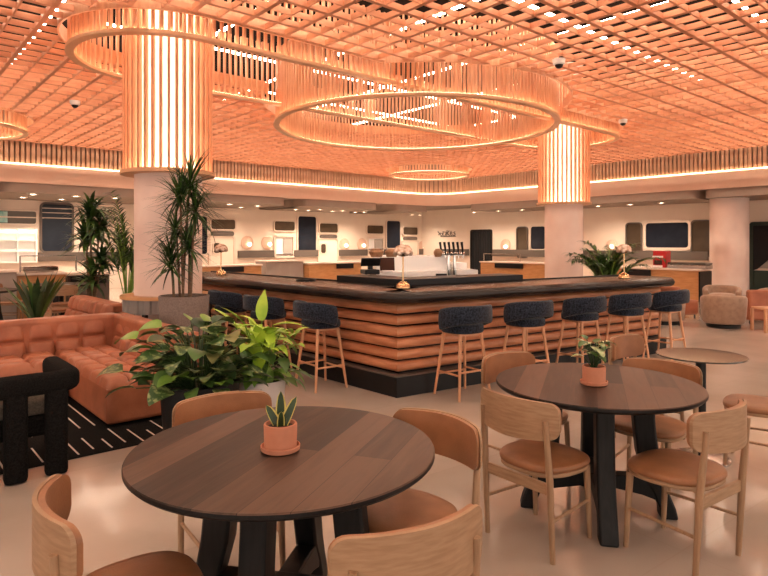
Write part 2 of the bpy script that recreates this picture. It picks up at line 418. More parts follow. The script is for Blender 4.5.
for c, l in runs(capsule(SO), lambda p: (Vector(p) - DC).length > DO): edge_strip(c, l)
for c, l in runs(circle(DC, DO, 220), lambda p: seg_d(Vector(p)) > SO): edge_strip(c, l)
edge_strip(circle(FC, FR + FO, 90), True); edge_strip(circle(LC, LR + FO, 90), True)
ed.build('opening_edge', 'slat', ceil, smooth=30)
dk = MB(); dk.prism([ab(-16, -9), ab(WA, -9), ab(WA, WB), ab(-16, WB)], 5.7, 5.8); dk.build('plenum_deck', 'deck', ceil)
# slats hanging along the ceiling edge
ps = MB(); path = [Vector(p) for p in perim(.05)]
acc = 0
for i in range(len(path) - 1):
    p, q = path[i], path[i + 1]; L = (q - p).length; d = (q - p) / L; t = -acc
    rz = atan2(d.y, d.x)
    while t < L:
        if t >= 0:
            c = p + d * t; ps.box((c.x, c.y, (3.645 + ZL + .1) / 2), (.080, .05, ZL + .1 - 3.645), rz)
        t += .123
ps.build('edge_slats', 'edgeslat', ceil)

# linear lights in the plenum
def strip(a0, b0, a1, b1, zs_):
    p = Vector(ab(a0, b0)); q = Vector(ab(a1, b1)); c = (p + q) / 2; L = (q - p).length
    o = MB(); o.box((0, 0, 0), (L, .045, .03)); o = o.build('linear_light', 'led', loc=(c.x, c.y, zs_), rz=atan2(q.y - p.y, q.x - p.x))
    return tag(o, 'thin white linear light glowing above the cedar lattice ceiling', 'light', 'linear lights above the lattice')
for a in (-5.2, -2.7, -.2, 2.2, 4.5, 6.7, 8.9, 11.0, 13.8, 15.8, 17.4): strip(a, -3.5, a, BL - .6, 5.06)
for b in (-1.5, 1.2, 3.3, 5.4, 10.4, 12.6, 14.8, 16.8): strip(-11, b, AR_ - .6, b, 5.13)

# ------------------------------------------------------------------ slatted ring fixtures and columns
def slat_ring(root, pts_fn, zr, ztop, spacing, rimw, sw=.04, sd=.085, led=True):
    """pts_fn(offset)-> closed plan path; builds rim, slats, led line"""
    base = [Vector(p) for p in pts_fn(0)]; n = len(base)
    rim = MB(); sweep(rim, [tuple(p) for p in base], [(-rimw / 2, zr), (rimw / 2, zr), (rimw / 2, zr + .045), (-rimw / 2, zr + .045)], closed=True)
    rim.build('rim', 'rim', root, smooth=30)
    sl = MB(); tot = sum((base[(i + 1) % n] - base[i]).length for i in range(n)); cnt = round(tot / spacing); sp = tot / cnt; acc = 0.0; nxt = 0.0
    for i in range(n):
        p, q = base[i], base[(i + 1) % n]; L = (q - p).length
        while nxt < acc + L - 1e-6:
            c = p + (q - p) * ((nxt - acc) / L); d = (q - p).normalized()
            sl.box((c.x, c.y, (zr + .045 + ztop) / 2), (sw, sd, ztop - zr - .045), atan2(d.y, d.x)); nxt += sp
        acc += L
    sl.build('slats', 'slat', root)
    if led:
        le = MB(); o = rimw / 2 - .020
        for s in (1, -1):
            sweep(le, [tuple(p) for p in base], [(s * o - .009, zr + .0455), (s * o + .009, zr + .0455), (s * o + .009, zr + .049), (s * o - .009, zr + .049)], closed=True)
        le.build('light_line', 'ledwarm', root)
r = thing('slatted_pendant', 'long oval cedar slat ring around both round columns', 'ceiling fixture', (STL.x, STL.y, 4.07))
r.location = (0, 0, 0)
slat_ring(r, lambda o: capsule(SR - .055), 3.95, 5.0, .10, .105, .030, .045)
r = thing('slatted_pendant', 'large round cedar slat drum hanging over the centre of the bar', 'ceiling fixture')
slat_ring(r, lambda o: circle(DC, DR - .055, 200), 3.755, 5.0, .085, .11, .028, .042)
r = thing('slatted_pendant', 'smaller far round slat ring hanging near the back wall corner', 'ceiling fixture')
slat_ring(r, lambda o: circle(FC, FR - .05, 90), 3.95, 4.9, .12, .10, .03, .05)
r = thing('slatted_pendant', 'slat ring cut off at the picture edge above the left counters', 'ceiling fixture')
slat_ring(r, lambda o: circle(LC, LR - .05, 90), 3.90, 4.9, .12, .10, .03, .05)

def clad_column(c, rb, rs, label):
    root = struct('column', (c.x, c.y, 0), label=label, cat='column')
    o = MB(); o.lathe([(rb, 0), (rb, 5.7)], n=64); o.build('shaft', 'column', root, smooth=30)
    zb = 2.44; o = MB(); n = 36
    for k in range(n):
        t = 2 * pi * k / n; o.box((cos(t) * (rs - .03), sin(t) * (rs - .03), (zb + .05 + 5.2) / 2), (.06, .032, 5.2 - zb - .05), t)
    o.build('slats', 'slat', root)
    o = MB(); sweep(o, [(rs * .91 * cos(2 * pi * k / 64), rs * .91 * sin(2 * pi * k / 64)) for k in range(64)], [(-.09, zb), (.085, zb), (.085, zb + .05), (-.09, zb + .05)], closed=True)
    o.build('ring_base', 'rim', root, smooth=30)
    o = MB(); sweep(o, [((rs - .075) * cos(2 * pi * k / 48), (rs - .075) * sin(2 * pi * k / 48)) for k in range(48)], [(-.012, zb + .052), (.012, zb + .052), (.012, zb + .058), (-.012, zb + .058)], closed=True)
    o.build('light_line', 'ledcol', root)
    o = MB()
    for k in range(n):
        t = 2 * pi * k / n; o.box((cos(t) * (rs - .064), sin(t) * (rs - .064), (zb + .08 + 5.0) / 2), (.006, .018, 5.0 - zb - .08), t)
    o.build('added_back_glow', 'addedglow', root)  # hidden glow added behind the slats to light the shaft evenly
    o = MB(); sweep(o, [((rb + .05) * cos(2 * pi * k / 48), (rb + .05) * sin(2 * pi * k / 48)) for k in range(48)], [(-.02, 4.7), (.02, 4.7), (.02, 4.72), (-.02, 4.72)], closed=True)
    o.build('added_upper_glow', 'ledcol', root)  # extra glowing ring added to brighten the shaft where the base uplight fades
    return root
clad_column(STL, .432, .572, 'pink plaster column with slatted cedar collar behind the tall planter')
clad_column(STR, .437, .595, 'pink plaster column with slatted cedar collar behind the bar')
c = Vector(ab(19.79, 6.85))
o = MB(); o.lathe([(.525, 0), (.525, SZ)], n=64)
tag(o.build('column', 'column', smooth=30, loc=(c.x, c.y, 0)), 'plain pink round column behind the beige armchairs', 'column', kind='structure')

# ------------------------------------------------------------------ things on the walls
def ray(px, py): return Vector(((px - HX) / FP, 1, (HY - py) / FP))
class Wall:
    def __init__(s, side):
        s.side = side; s.n = E2 if side == 'L' else E1; s.d = WB if side == 'L' else WA; s.h = E1 if side == 'L' else -E2
    def hz(s, px, py):
        r = ray(px, py); t = s.d / (r.x * s.n.x + r.y * s.n.y); p = r * t; return p.x * s.h.x + p.y * s.h.y, ZC + p.z
    def xy(s, h, out): v = s.h * h + s.n * (s.d - out); return v.x, v.y
    def rz(s): return atan2(s.h.y, s.h.x)
WL, WR = Wall('L'), Wall('R')
def wall_rect(wl, x0, y0, x1, y1):
    xm, ym = (x0 + x1) / 2, (y0 + y1) / 2
    h0, _ = wl.hz(x0, ym); h1, _ = wl.hz(x1, ym); _, z1 = wl.hz(xm, y0); _, z0 = wl.hz(xm, y1)
    return (h0 + h1) / 2, (z0 + z1) / 2, h1 - h0, z1 - z0
def panel_mesh(mb, cx, cz, w, h, y0, y1, r=.08, mi=0):   # wall-local: x along wall, y towards wall(+), room is -y
    pts = rrect(w, h, min(r, w * .45, h * .45)); n = len(pts)
    A = [(cx + x, y0, cz + z) for x, z in pts]; B = [(cx + x, y1, cz + z) for x, z in pts]
    mb.rings([A, B], mi=mi)
def frame_mesh(mb, cx, cz, w, h, t, y0, y1, r=.08, mi=0):
    o = rrect(w, h, min(r + t, w * .45, h * .45)); i = rrect(w - 2 * t, h - 2 * t, min(r, w * .4, h * .4))
    R = lambda P, y: [(cx + x, y, cz + z) for x, z in P]
    rr = [R(o, y1), R(o, y0), R(i, y0), R(i, y1)]; rr.append(rr[0]); mb.rings(rr, cap=False, mi=mi)
wn = [1]; dn = [1]
def wall_root(kind, wl, cx, cz, label, cat):
    nm = ('window_%d' % wn[0]) if kind == 'w' else ('door_%d' % dn[0])
    if kind == 'w': wn[0] += 1
    else: dn[0] += 1
    x, y = wl.xy(cx, 0); return struct(nm, (x, y, cz), wl.rz(), label, cat)
def window(wl, rect, glass, label, t=.06, fr='whiteframe', r=.1, refl_bars=()):
    cx, cz, w, h = wall_rect(wl, *rect); root = wall_root('w', wl, cx, cz, label, 'window')
    o = MB(); frame_mesh(o, 0, 0, w + 2 * t, h + 2 * t, t, -.07, 0, r); o.build('window_frame', fr, root, smooth=30)
    o = MB(); panel_mesh(o, 0, 0, w + .01, h + .01, -.035, -.005, r); o.build('pane', glass, root)
    for z0, z1 in refl_bars:
        o = MB(); o.box((0, -.045, h * (z0 + z1) / 2), (w, .02, h * (z1 - z0))); o.build('reflection_bar', 'whiteframe', root)  # pale bars stand in for ceiling strips reflected in the dark glass
    return root
window(WL, (41.7, 204.5, 71.5, 251), 'navyglass', 'tall dark window beside the shelving stall', fr='band', refl_bars=((.405, .42), (.31, .325), (.20, .215)))
rt = window(WL, (-4, 211, 35.8, 223.5), 'bronzeglass', 'bronze transom window with teal panel at picture edge', r=.06)
o = MB(); o.box((-.55, -.045, 0), (.62, .01, .34)); o.build('teal_panel', 'teal', rt)
o = MB(); o.box((0, -.05, .0), (1.5, .02, .035)); o.build('glazing_bar', 'whiteframe', rt)
window(WL, (196, 216.5, 206.6, 254), 'navyglass', 'narrow navy window beside the first stall door')
window(WL, (297.5, 216.5, 315.5, 252), 'navyglass', 'tall navy window between two kitchen stalls')
window(WL, (386, 221, 399.5, 248), 'navyglass', 'tall navy window nearest the room corner')
def stall_door(tr_, rol, dr_, sw_, label):
    cx, cz, w, h = wall_rect(WL, *dr_); root = wall_root('d', WL, cx, cz, label, 'door')
    o = MB(); frame_mesh(o, 0, .0, w + .14, h + .1, .07, -.08, 0, .06); o.build('door_frame', 'whiteframe', root, smooth=30)
    o = MB(); panel_mesh(o, 0, 0, w, h, -.04, -.005, .03); o.build('door_leaf', 'plaster', root)
    for nm, rc, m_, y in (('transom', tr_, 'bronzeglass', -.05), ('roller_box', rol, 'band', -.10), ('porthole', sw_, 'bronzeglass', -.055)):
        x2, z2, w2, h2 = wall_rect(WL, *rc)
        o = MB(); panel_mesh(o, x2 - cx, z2 - cz, w2, h2, y, -.005, .08); pr_ = o.build(nm, m_, root)
        if nm != 'roller_box':
            o = MB(); frame_mesh(o, x2 - cx, z2 - cz, w2 + .1, h2 + .1, .05, y - .03, -.005, .08); o.build('trim_ring', 'whiteframe', pr_, smooth=30)
stall_door((210.5, 219.5, 234.5, 229.2), (211, 231.5, 233, 236), (210, 237, 233, 277), (213, 243, 219.3, 253), 'cream stall door with porthole and bronze transom nearest the column')
stall_door((318.8, 223.5, 337, 232.6), (319.5, 235, 336, 238.3), (318.5, 239, 336.5, 272), (320, 244, 325, 253), 'cream stall door with porthole in the middle of the back wall')
stall_door((402.3, 227.3, 416.8, 234.8), (403, 237, 416, 240), (402, 241, 417, 270), (404, 245, 408, 252), 'cream stall door with porthole nearest the room corner')
def kitchen(tr_, wn_, label):
    cx, cz, w, h = wall_rect(WL, *wn_); root = wall_root('w', WL, cx, cz, label, 'window')
    o = MB(); frame_mesh(o, 0, 0, w + .16, h + .16, .08, -.09, 0, .05); o.build('window_frame', 'whiteframe', root, smooth=30)
    o = MB(); panel_mesh(o, 0, 0, w, h, -.02, -.005, .03); o.build('hatch_back', 'white', root)
    o = MB(); o.box((w * .2, -.05, h * .05), (w * .5, .05, h * .75)); o.build('steel_hood', 'greyblue', root)
    o = MB(); o.box((0, -.06, -h * .42), (w, .09, .04)); o.build('hatch_shelf', 'steel', root)
    x2, z2, w2, h2 = wall_rect(WL, *tr_)
    o = MB(); panel_mesh(o, x2 - cx, z2 - cz, w2, h2, -.05, -.005, .08); pr_ = o.build('transom', 'bronzeglass', root)
    o = MB(); frame_mesh(o, x2 - cx, z2 - cz, w2 + .1, h2 + .1, .05, -.08, -.005, .08); o.build('trim_ring', 'whiteframe', pr_, smooth=30)
kitchen((273.8, 221.5, 294, 230.6), (275, 237, 292, 256), 'kitchen hatch with bronze transom nearest the column')
kitchen((366.3, 225.5, 382.6, 233.6), (367.5, 238.5, 382, 250), 'kitchen hatch with bronze transom behind the white bar island')
def sconce(wl, px, py, label, rd=.27):
    h, z = wl.hz(px, py); x, y = wl.xy(h, 0); root = thing('wall_sconce', label, 'wall lamp', (x, y, z), wl.rz(), 'wall sconces')
    o = MB(); R = lambda r_, yy: [(-.06 + r_ * cos(2 * pi * k / 40), yy, .06 + r_ * sin(2 * pi * k / 40)) for k in range(40)]
    o.rings([R(rd, 0), R(rd, -.03), R(rd - .01, -.035)]); o.build('back_disc', 'discglass', root, smooth=30)
    o = MB(); o.ball((0, -.11, 0), .078); o.build('globe', 'globe', root, smooth=True)
    o = MB(); o.tube([(0, 0, 0), (0, -.06, 0)], .02); o.build('arm', 'brass', root)
sconce(WL, 248.3, 244.3, 'round sconce with glowing globe right of the first stall door')
sconce(WL, 268.6, 244.3, 'round sconce with glowing globe left of the first kitchen hatch')
sconce(WL, 345, 245.5, 'round sconce with glowing globe right of the middle stall door')
sconce(WL, 362.6, 245.5, 'round sconce with glowing globe left of the second kitchen hatch')
sconce(WL, 422.8, 247.6, 'round sconce with glowing globe nearest the corner, above the white bar island')
sconce(WR, 507, 246.7, 'round sconce with glowing globe right of the dark curtained doorway')
sconce(WR, 613, 246.7, 'round sconce with glowing globe above the palm behind the bar', .2)
# taupe bands on the walls
def band(wl, px0, px1, z0, z1, label, out=.12, m_='band'):
    global nt_
    h0, _ = wl.hz(px0, 250); h1, _ = wl.hz(px1, 250); p = wl.xy(h0, out); o = MB()
    o.obox((*p, z0), (*(wl.h * (h1 - h0)), 0), (*(wl.n * out), 0), (0, 0, z1 - z0)); tag(o.build('trim_%d' % nt_, m_), label, 'wall band', kind='structure'); nt_ += 1
for p0, p1 in ((36.5, 200), (237.5, 273), (293, 317), (338.5, 366), (383, 401), (418, 428)): band(WL, p0, p1, .96, 1.24, 'dark taupe band along the left wall behind the counters')
for p0, p1 in ((437, 469), (494, 626), (627, 709)): band(WR, p0, p1, .96, 1.255, 'dark taupe band along the right wall behind the counters')
# right wall
cx, cz, w, h = wall_rect(WR, 471.2, 229.5, 492.5, 290); root = wall_root('d', WR, cx, (cz + h / 2) / 2, 'dark doorway with black pleated curtain on the back wall', 'door')
hh = (cz + h / 2)
o = MB(); frame_mesh(o, 0, 0, w, hh, .09, -.08, 0, .01); o.build('door_frame', 'blackmetal', root)
o = MB(); N_ = 36; fr_ = []; bk = []
for k in range(N_ + 1):
    x = -w / 2 + .08 + (w - .16) * k / N_; y = -.05 + .02 * sin(k * 1.9)
    fr_.append((x, y))
o.prism(fr_ + [(w / 2 - .08, -.004), (-w / 2 + .08, -.004)], -hh / 2 + .02, hh / 2 - .09); o.build('curtain', 'curtain', root)
window(WR, (517.8, 227.5, 527.6, 257), 'bronzeglass', 'narrow bronze window left of the far column', fr='band', t=.04)
window(WR, (531.5, 226.5, 546, 249), 'navyglass', 'navy window half hidden by the far column')
window(WR, (627.2, 223.5, 641.5, 255.5), 'bronzeglass', 'tall bronze mirror window left of the wide window', fr='band', t=.04)
window(WR, (646.5, 222.8, 689, 247.6), 'navyglass', 'wide navy window above the red coffee machine', t=.1)
window(WR, (692.5, 221, 711, 256), 'bronzeglass', 'tall bronze window beside the round column', fr='band', t=.04)
# script style lettering strokes on the right wall
h0, z0 = WR.hz(438, 237); h1, z1 = WR.hz(456, 229.5); wd = h1 - h0; ht = z1 - z0
x, y = WR.xy((h0 + h1) / 2, .01); root = thing('wall_sign', 'small dark cursive sign on the cream wall left of the curtained doorway', 'sign', (x, y, (z0 + z1) / 2), WR.rz())
strokes = [[(-.5, .28), (-.42, .02), (-.30, -.35), (-.22, -.05), (-.34, .05), (-.46, -.2)], [(-.2, .3), (-.22, -.3), (-.1, -.38), (-.02, .1), (-.12, .2)], [(.02, .42), (.0, -.35)], [(.02, -.02), (.14, .35)], [(.03, -.02), (.17, -.36)],
           [(.2, -.1), (.3, .1), (.24, .28), (.19, 0), (.24, -.32), (.33, -.22)], [(.46, .2), (.38, .12), (.47, -.12), (.42, -.34), (.35, -.28)], [(-.34, -.44), (.5, -.42)]]
for st in strokes:
    o = MB(); o.tube([(sx * wd, 0, sz * ht) for sx, sz in st], .022, 6); o.build('letter', 'band', root)
# dark green door at the right
cx, cz, w, h = wall_rect(WR, 749.5, 221.5, 800, 290); hh = cz + h / 2; root = wall_root('d', WR, cx, hh / 2, 'dark green framed opening with draped black curtain right of the column', 'door')
o = MB(); frame_mesh(o, 0, 0, w, hh, .12, -.08, 0, .01); o.build('door_frame', 'greendoor', root)
o = MB(); o.box((0, -.03, -hh / 2 + .38), (w - .2, .05, .6)); o.build('lower_panel', 'greendoor', root)
o = MB(); o.box((0, -.012, .3), (w - .2, .01, hh - .9)); o.build('opening_back', 'greyblue', root)
o = MB(); zt = hh / 2 - .12; xl = -w / 2 + .12
o.rings([[(xl, y_, zt), (xl + 1.25, y_, zt), (xl + .75, y_, zt - .75), (xl + .12, y_, zt - 1.35), (xl, y_, zt - 1.4)] for y_ in (-.02, -.07)]); o.build('curtain', 'curtain', root)
# left shelving stall
cx, cz, w, h = wall_rect(WL, -4, 228.5, 35.5, 263); x, y = WL.xy(cx, .3); root = thing('shelving_unit', 'white backlit shelving unit under the bronze transom', 'shelves', (x, y, cz - h / 2), WL.rz())
o = MB(); o.box((0, .27, h / 2), (w, .04, h)); o.build('back_panel', 'white', root)
for s in (-1, 0, 1):
    o = MB(); o.box((s * (w / 2 - .02), .15, h / 2), (.04, .28, h)); o.build('side_panel', 'white', root)
for k in range(4):
    o = MB(); o.box((0, .15, .03 + k * (h - .06) / 3), (w - .04, .27, .03)); o.build('shelf', 'white', root)
o = MB(); o.box((0, .24, h - .1), (w - .1, .02, .03)); o.build('light_strip', 'ledcove', root)

# downlights
DL = [(23, 197), (36.5, 193), (61.5, 199), (77.5, 195.6), (98, 200.5), (115.5, 197.8), (229.5, 204), (231.5, 208), (257.5, 205.6), (276, 211), (292, 211.2), (314, 212.3), (319.8, 209.4), (334.8, 213.3), (342.5, 210.5),
      (364.2, 211.9), (382.8, 216), (400.5, 217.2), (413, 214.5), (416.9, 218), (487.7, 212.8), (508.6, 211.4), (517.5, 213.9), (531.3, 210.2), (600.7, 206), (631.2, 204.3), (630, 208.6), (664.4, 202.9), (660, 207.2), (692, 206)]
dl0 = None; DLP = []
for i, (px, py) in enumerate(DL):
    r = ray(px, py); p = r * ((SZ - ZC) / r.z); v = Vector((p.x, p.y)); a_, b_ = v.dot(E1), v.dot(E2)
    if b_ > a_ - 1.5: b_ = max(min(b_, WB - 1.1), BL + .45)
    if a_ > b_ - 1.0 and b_ < BL - .3 or px > 470: a_ = max(min(a_, WA - .95), AR_ + .45)
    a_ = min(a_, WA - 1.2)
    v = Vector(ab(a_, b_)); loc = (v.x, v.y, SZ)
    if any((v - q_).length < .26 for q_ in DLP): continue
    DLP.append(v)
    if dl0 is None:
        dl0 = thing('downlight', 'small round recessed downlight glowing in the soffit above the food counters', 'light', loc, 0, 'recessed downlights')
        o = MB(); sweep(o, [(.10 * cos(2 * pi * k / 28), .10 * sin(2 * pi * k / 28)) for k in range(28)], [(-.025, -.018), (.02, -.018), (.02, .0), (-.025, .0)], closed=True); o.build('bezel', 'whiteframe', dl0)
        o = MB(); o.lathe([(.078, -.012), (.078, -.002)], n=24); o.build('lens', 'down', dl0)
    else: dup(dl0, loc, 0)
    lt = bpy.data.lights.new('downlight_lamp', 'SPOT'); lt.energy = 85; lt.color = (1, .80, .60); lt.spot_size = radians(150); lt.spot_blend = 1.0; lt.shadow_soft_size = .08
    lo = bpy.data.objects.new('downlight_lamp', lt); COL.objects.link(lo); lo.location = (loc[0], loc[1], SZ - .05)

# dome cameras under the lattice
def dome(px, py, label):
    r = ray(px, py); p = r * ((ZL - .1 - ZC) / r.z); root = thing('dome_camera', label, 'camera', (p.x, p.y, ZL))
    o = MB(); o.lathe([(.062, -.085), (.085, -.07), (.09, -.004)], n=28); o.build('housing', 'white', root, smooth=30)
    o = MB(); o.ball((0, 0, -.085), .06, sc=(1, 1, .9)); o.build('dome', 'blackmetal', root, smooth=True)
dome(75, 106, 'white dome camera under the lattice left of the clad column')
dome(559, 66, 'white dome camera under the lattice right of the big drum')
dome(623, 124, 'white dome camera at the far tip of the oval slat ring')

# ------------------------------------------------------------------ food counters along the walls
def counter(wl, px0, px1, front, ztop, label, wood='counterwood', depth=.75, slot=None, base='band', name='food_counter', case=False):
    """front: distance of the counter front (b or a)"""
    d = Vector(((px0 - HX) / FP, 1)); p0 = d * (front / d.dot(wl.n)); d = Vector(((px1 - HX) / FP, 1)); p1 = d * (front / d.dot(wl.n))
    c = (p0 + p1) / 2; L = (p1 - p0).length; root = thing(name, label, 'counter', (c.x, c.y, 0), wl.rz())
    o = MB(); o.box((0, depth / 2, ztop - .02), (L + .04, depth + .04, .045)); o.build('worktop', 'plaster', root, bevel=.008)
    o = MB(); o.box((0, depth / 2 + .02, (ztop - .045) / 2), (L, depth - .04, ztop - .045)); o.build('front_panel', wood, root)
    o = MB(); o.box((0, depth / 2 + .05, .05), (L + .005, depth - .08, .098)); o.build('kick_board', base, root)
    if slot:
        x0, x1 = slot; o = MB(); o.box((L * (x0 + x1) / 2, .0, ztop - .14), (L * (x1 - x0), .06, .17)); o.build('black_slot', 'blackmetal', root)
    return root, L
counter(WL, 192, 262, 17.58, .837, 'wood fronted stall counter with black slot nearest the column', slot=(-.10, .22))
counter(WL, 266.5, 304, 17.94, .93, 'grey panelled counter between the two wood stall counters', wood='greyblue')
counter(WL, 310, 362, 17.66, .83, 'wood fronted stall counter with black slot behind the bar till', slot=(.0, .32))
r_, L_ = counter(WL, 18, 66, 13.76, .93, 'wood fronted counter carrying a steel food warmer at far left')
o = MB(); o.box((0, .35, 1.005), (L_ * .75, .45, .1)); tag(o.build('food_warmer', 'chrome', bevel=.02, loc=r_.location, rz=r_.rotation_euler.z), 'polished steel food warmer on the far left wood counter', 'food warmer')
counter(WL, -12, 17, 13.53, 1.01, 'grey panelled counter at the left edge of the picture', wood='greyblue')
r_, L_ = counter(WL, 68, 110, 13.99, .89, 'counter with open black shelf behind the tall dracaena', wood='band', slot=(-.45, .4))
counter(WR, 480, 545, 17.96, .837, 'wood fronted stall counter with black slot left of the far column', slot=(-.25, .18))
r_, L_ = counter(WR, 604, 699, 16.74, .837, 'wood fronted stall counter carrying the red coffee machine', slot=(-.25, .02))
o = MB(); o.box((L_ / 2 + .02, .36, .39), (.04, .78, .78)); o.build('black_end', 'blackmetal', r_)
# glass case on it
d = Vector((cos(WR.rz()), sin(WR.rz()))); nn = Vector((-d.y, d.x)); bp_ = Vector(r_.location[:2])
p = bp_ + d * (L_ * .36) + nn * .35; root = thing('display_case', 'low glass display case on the counter right of the red machine', 'display case', (p.x, p.y, .8425), WR.rz())
o = MB(); o.box((0, 0, .05), (1.0, .5, .1)); o.build('case_base', 'steel', root, bevel=.01)
o = MB(); o.box((0, 0, .135), (1.0, .5, .06)); o.build('case_glass', 'smoke', root, bevel=.02)
p = bp_ + d * (L_ * .08) + nn * .35; root = thing('coffee_machine', 'red coffee machine with white band standing on the wood counter', 'coffee machine', (p.x, p.y, .8425), WR.rz())
o = MB(); o.box((0, 0, .24), (.36, .34, .47)); o.build('body', 'red', root, bevel=.02)
o = MB(); o.box((-.04, -.175, .31), (.30, .02, .05)); o.build('white_band', 'white', root)
o = MB(); o.box((-.03, -.19, .04), (.24, .06, .06)); o.build('drip_tray', 'white', root)
o = MB(); o.box((-.03, -.175, .15), (.22, .012, .12)); o.build('brew_recess', 'screen', root)
# small glass screens over the counters
def screen_on(wl, px0, px1, front, z0, z1, label):
    d = Vector(((px0 - HX) / FP, 1)); p0 = d * (front / d.dot(wl.n)); d = Vector(((px1 - HX) / FP, 1)); p1 = d * (front / d.dot(wl.n)); c = (p0 + p1) / 2
    root = thing('sneeze_guard', label, 'glass screen', (c.x, c.y, z0), wl.rz()); L = (p1 - p0).length
    o = MB(); o.box((0, 0, (z1 - z0) / 2), (L, .012, z1 - z0)); o.build('glass', GL, root)
    for s in (-1, 1):
        o = MB(); o.box((s * L / 2, 0, (z1 - z0) / 2), (.025, .03, z1 - z0)); o.build('post', 'steel', root)
    o = MB(); o.box((0, 0, z1 - z0), (L, .03, .02)); o.build('rail', 'steel', root)
GL = mat('clear_glass', (.95, .9, .86), .03, trans=1.0, spec=.5); GL.node_tree.nodes['Principled BSDF'].inputs['IOR'].default_value = 1.06
screen_on(WR, 484, 520, 18.4, .845, 1.12, 'clear glass screen on the counter left of the far column')
screen_on(WL, 20, 76, 13.80, .955, 1.28, 'clear glass screen on the far left wood counter')

# ------------------------------------------------------------------ the bar
A = Vector((.124, 5.95)); dl = Vector((-.716, .776)).normalized(); dr = Vector((.861, .564)).normalized()
C_ = A + dl * 5.0; B_ = A + dr * 4.63; P = [tuple(C_), tuple(A), tuple(B_)]
bar = thing('bar_counter', 'large angled bar with stacked cedar slats and dark polished top', 'bar')
o = MB(); sweep(o, P, [(0, 0), (0, .200), (-.60, .200), (-.60, 0)]); o.build('plinth', 'plinth', bar, bevel=.006)
o = MB(); sweep(o, P, [(-.004, .2005), (-.004, .212), (-.14, .212), (-.14, .2005)]); o.build('plinth_cap', 'band', bar)
o = MB(); sweep(o, P, [(-.125, .2125), (-.125, .95), (-.50, .95), (-.50, .2125)]); o.build('core', 'blackmetal', bar)
zs = .235; Hs = (.935 - zs) / 6
P2 = [tuple(A + dl * 4.99), tuple(A), tuple(A + dr * 4.57)]
for k in range(6):
    z0 = zs + k * Hs; h = Hs * .90; prof = []
    for j in range(9):
        t = -pi / 2 + pi * j / 8; prof.append((-.105 + .055 * cos(t) ** .8 if abs(cos(t)) > 1e-6 else -.105, z0 + h * .5 + h * .47 * sin(t)))
    prof.append((-.15, z0 + h * .97)); prof.append((-.15, z0 + h * .03))
    o = MB(); sweep(o, P2, prof[::1]); o.build('slat', 'barwood', bar, smooth=35)
zt0, zt1 = .938, 1.06
prof = [(-.55, zt0)]
for j in range(9):
    t = -pi / 2 + pi * j / 8; prof.append((.10 + .07 * cos(t), (zt0 + zt1) / 2 + (zt1 - zt0) / 2 * sin(t)))
prof.append((-.55, zt1))
Pc = [tuple(A + dl * 5.12)]
# rounded outside corner
c0 = A; 
for k in range(9):
    t = k / 8; q0 = A + dl * .16; q1 = A + dr * .16; Pc.append(tuple(q0 * (1 - t) ** 2 + A * 2 * t * (1 - t) + q1 * t * t))
Pc.append(tuple(A + dr * 4.55))
o = MB(); sweep(o, Pc, prof)
# rounded end of the worktop
n2 = Vector((dr.y, -dr.x)); e0 = A + dr * 4.55
end = MB.__new__(MB); end.__init__()
R = lambda q, z: [(*(e0 + n2 * (-.19 + q * .36 * cos(t_)) + dr * (q * .12 * sin(t_))), z) for t_ in [pi * i / 16 for i in range(17)]]
o.rings([R(.82, zt0), R(.93, zt0 + .02), R(1, (zt0 + zt1) / 2), R(.93, zt1 - .02), R(.82, zt1)])
o.build('worktop', 'counter', bar, smooth=40)
inner = [tuple(A + dl * 5.06), tuple(A), tuple(A + dr * 4.53)]
o = MB(); sweep(o, inner, [(-.551, .93), (-.551, 1.075), (-.585, 1.075), (-.585, .93)]); o.build('inner_lip', 'blackmetal', bar)
bis = (dl + dr).normalized(); I = A + bis * (.585 / sin(0.5 * math.acos(dl.dot(dr))))
Pu = [tuple(A + dl * 1.64), tuple(A), tuple(A + dr * 2.33)]
o = MB(); sweep(o, Pu, [(-.535, 1.061), (-.535, 1.135), (-.95, 1.135), (-.95, 1.061)]); o.build('upstand', 'blackmetal', bar, bevel=.006)
# back bar island
def on_px(px, Y, z=0): return ((px - HX) / FP * Y, Y, z)
ang_r = atan2(dr.y, dr.x)
isl = thing('bar_island', 'stepped white island with beer taps behind the bar top', 'bar island', (0, 0, 0))
def quad(mb, px0, Y0, px1, Y1, dep, z0, z1):
    p = Vector(on_px(px0, Y0)[:2]); q = Vector(on_px(px1, Y1)[:2]); d = (q - p).normalized(); n = Vector((-d.y, d.x))
    mb.prism([tuple(p), tuple(q), tuple(q + n * dep), tuple(p + n * dep)], z0, z1)
o = MB(); quad(o, 375, 8.778, 479, 8.889, 1.5, .0, 1.02); o.build('island_base', 'blackmetal', isl)
o = MB(); quad(o, 379, 8.833, 447, 8.889, 1.3, 1.02, 1.125); quad(o, 456.5, 8.889, 478, 8.944, 1.3, 1.02, 1.14); o.build('lower_tier', 'white', isl, bevel=.006)
o = MB(); quad(o, 375.5, 8.889, 449, 8.956, .9, 1.126, 1.345); o.build('upper_tier', 'white', isl, bevel=.006)
o = MB(); quad(o, 455, 9.167, 467, 9.222, .7, 1.141, 1.24); o.build('side_tier', 'white', isl, bevel=.006)
o = MB(); quad(o, 436, 8.789, 447, 8.8, .03, 1.03, 1.09); quad(o, 455, 8.844, 461, 8.856, .03, 1.025, 1.07); quad(o, 464, 8.856, 473, 8.861, .03, 1.025, 1.07); o.build('grille', 'blackmetal', isl)
tp = thing('beer_tap_tower', 'beer tap tower with six dark handles on white island', 'beer taps', on_px(451.5, 8.911, 1.025))
o = MB(); o.tube([(-.045, 0, 0), (-.045, 0, .34)], .022); o.tube([(.045, 0, 0), (.045, 0, .34)], .022); o.build('column', 'chrome', tp, smooth=30)
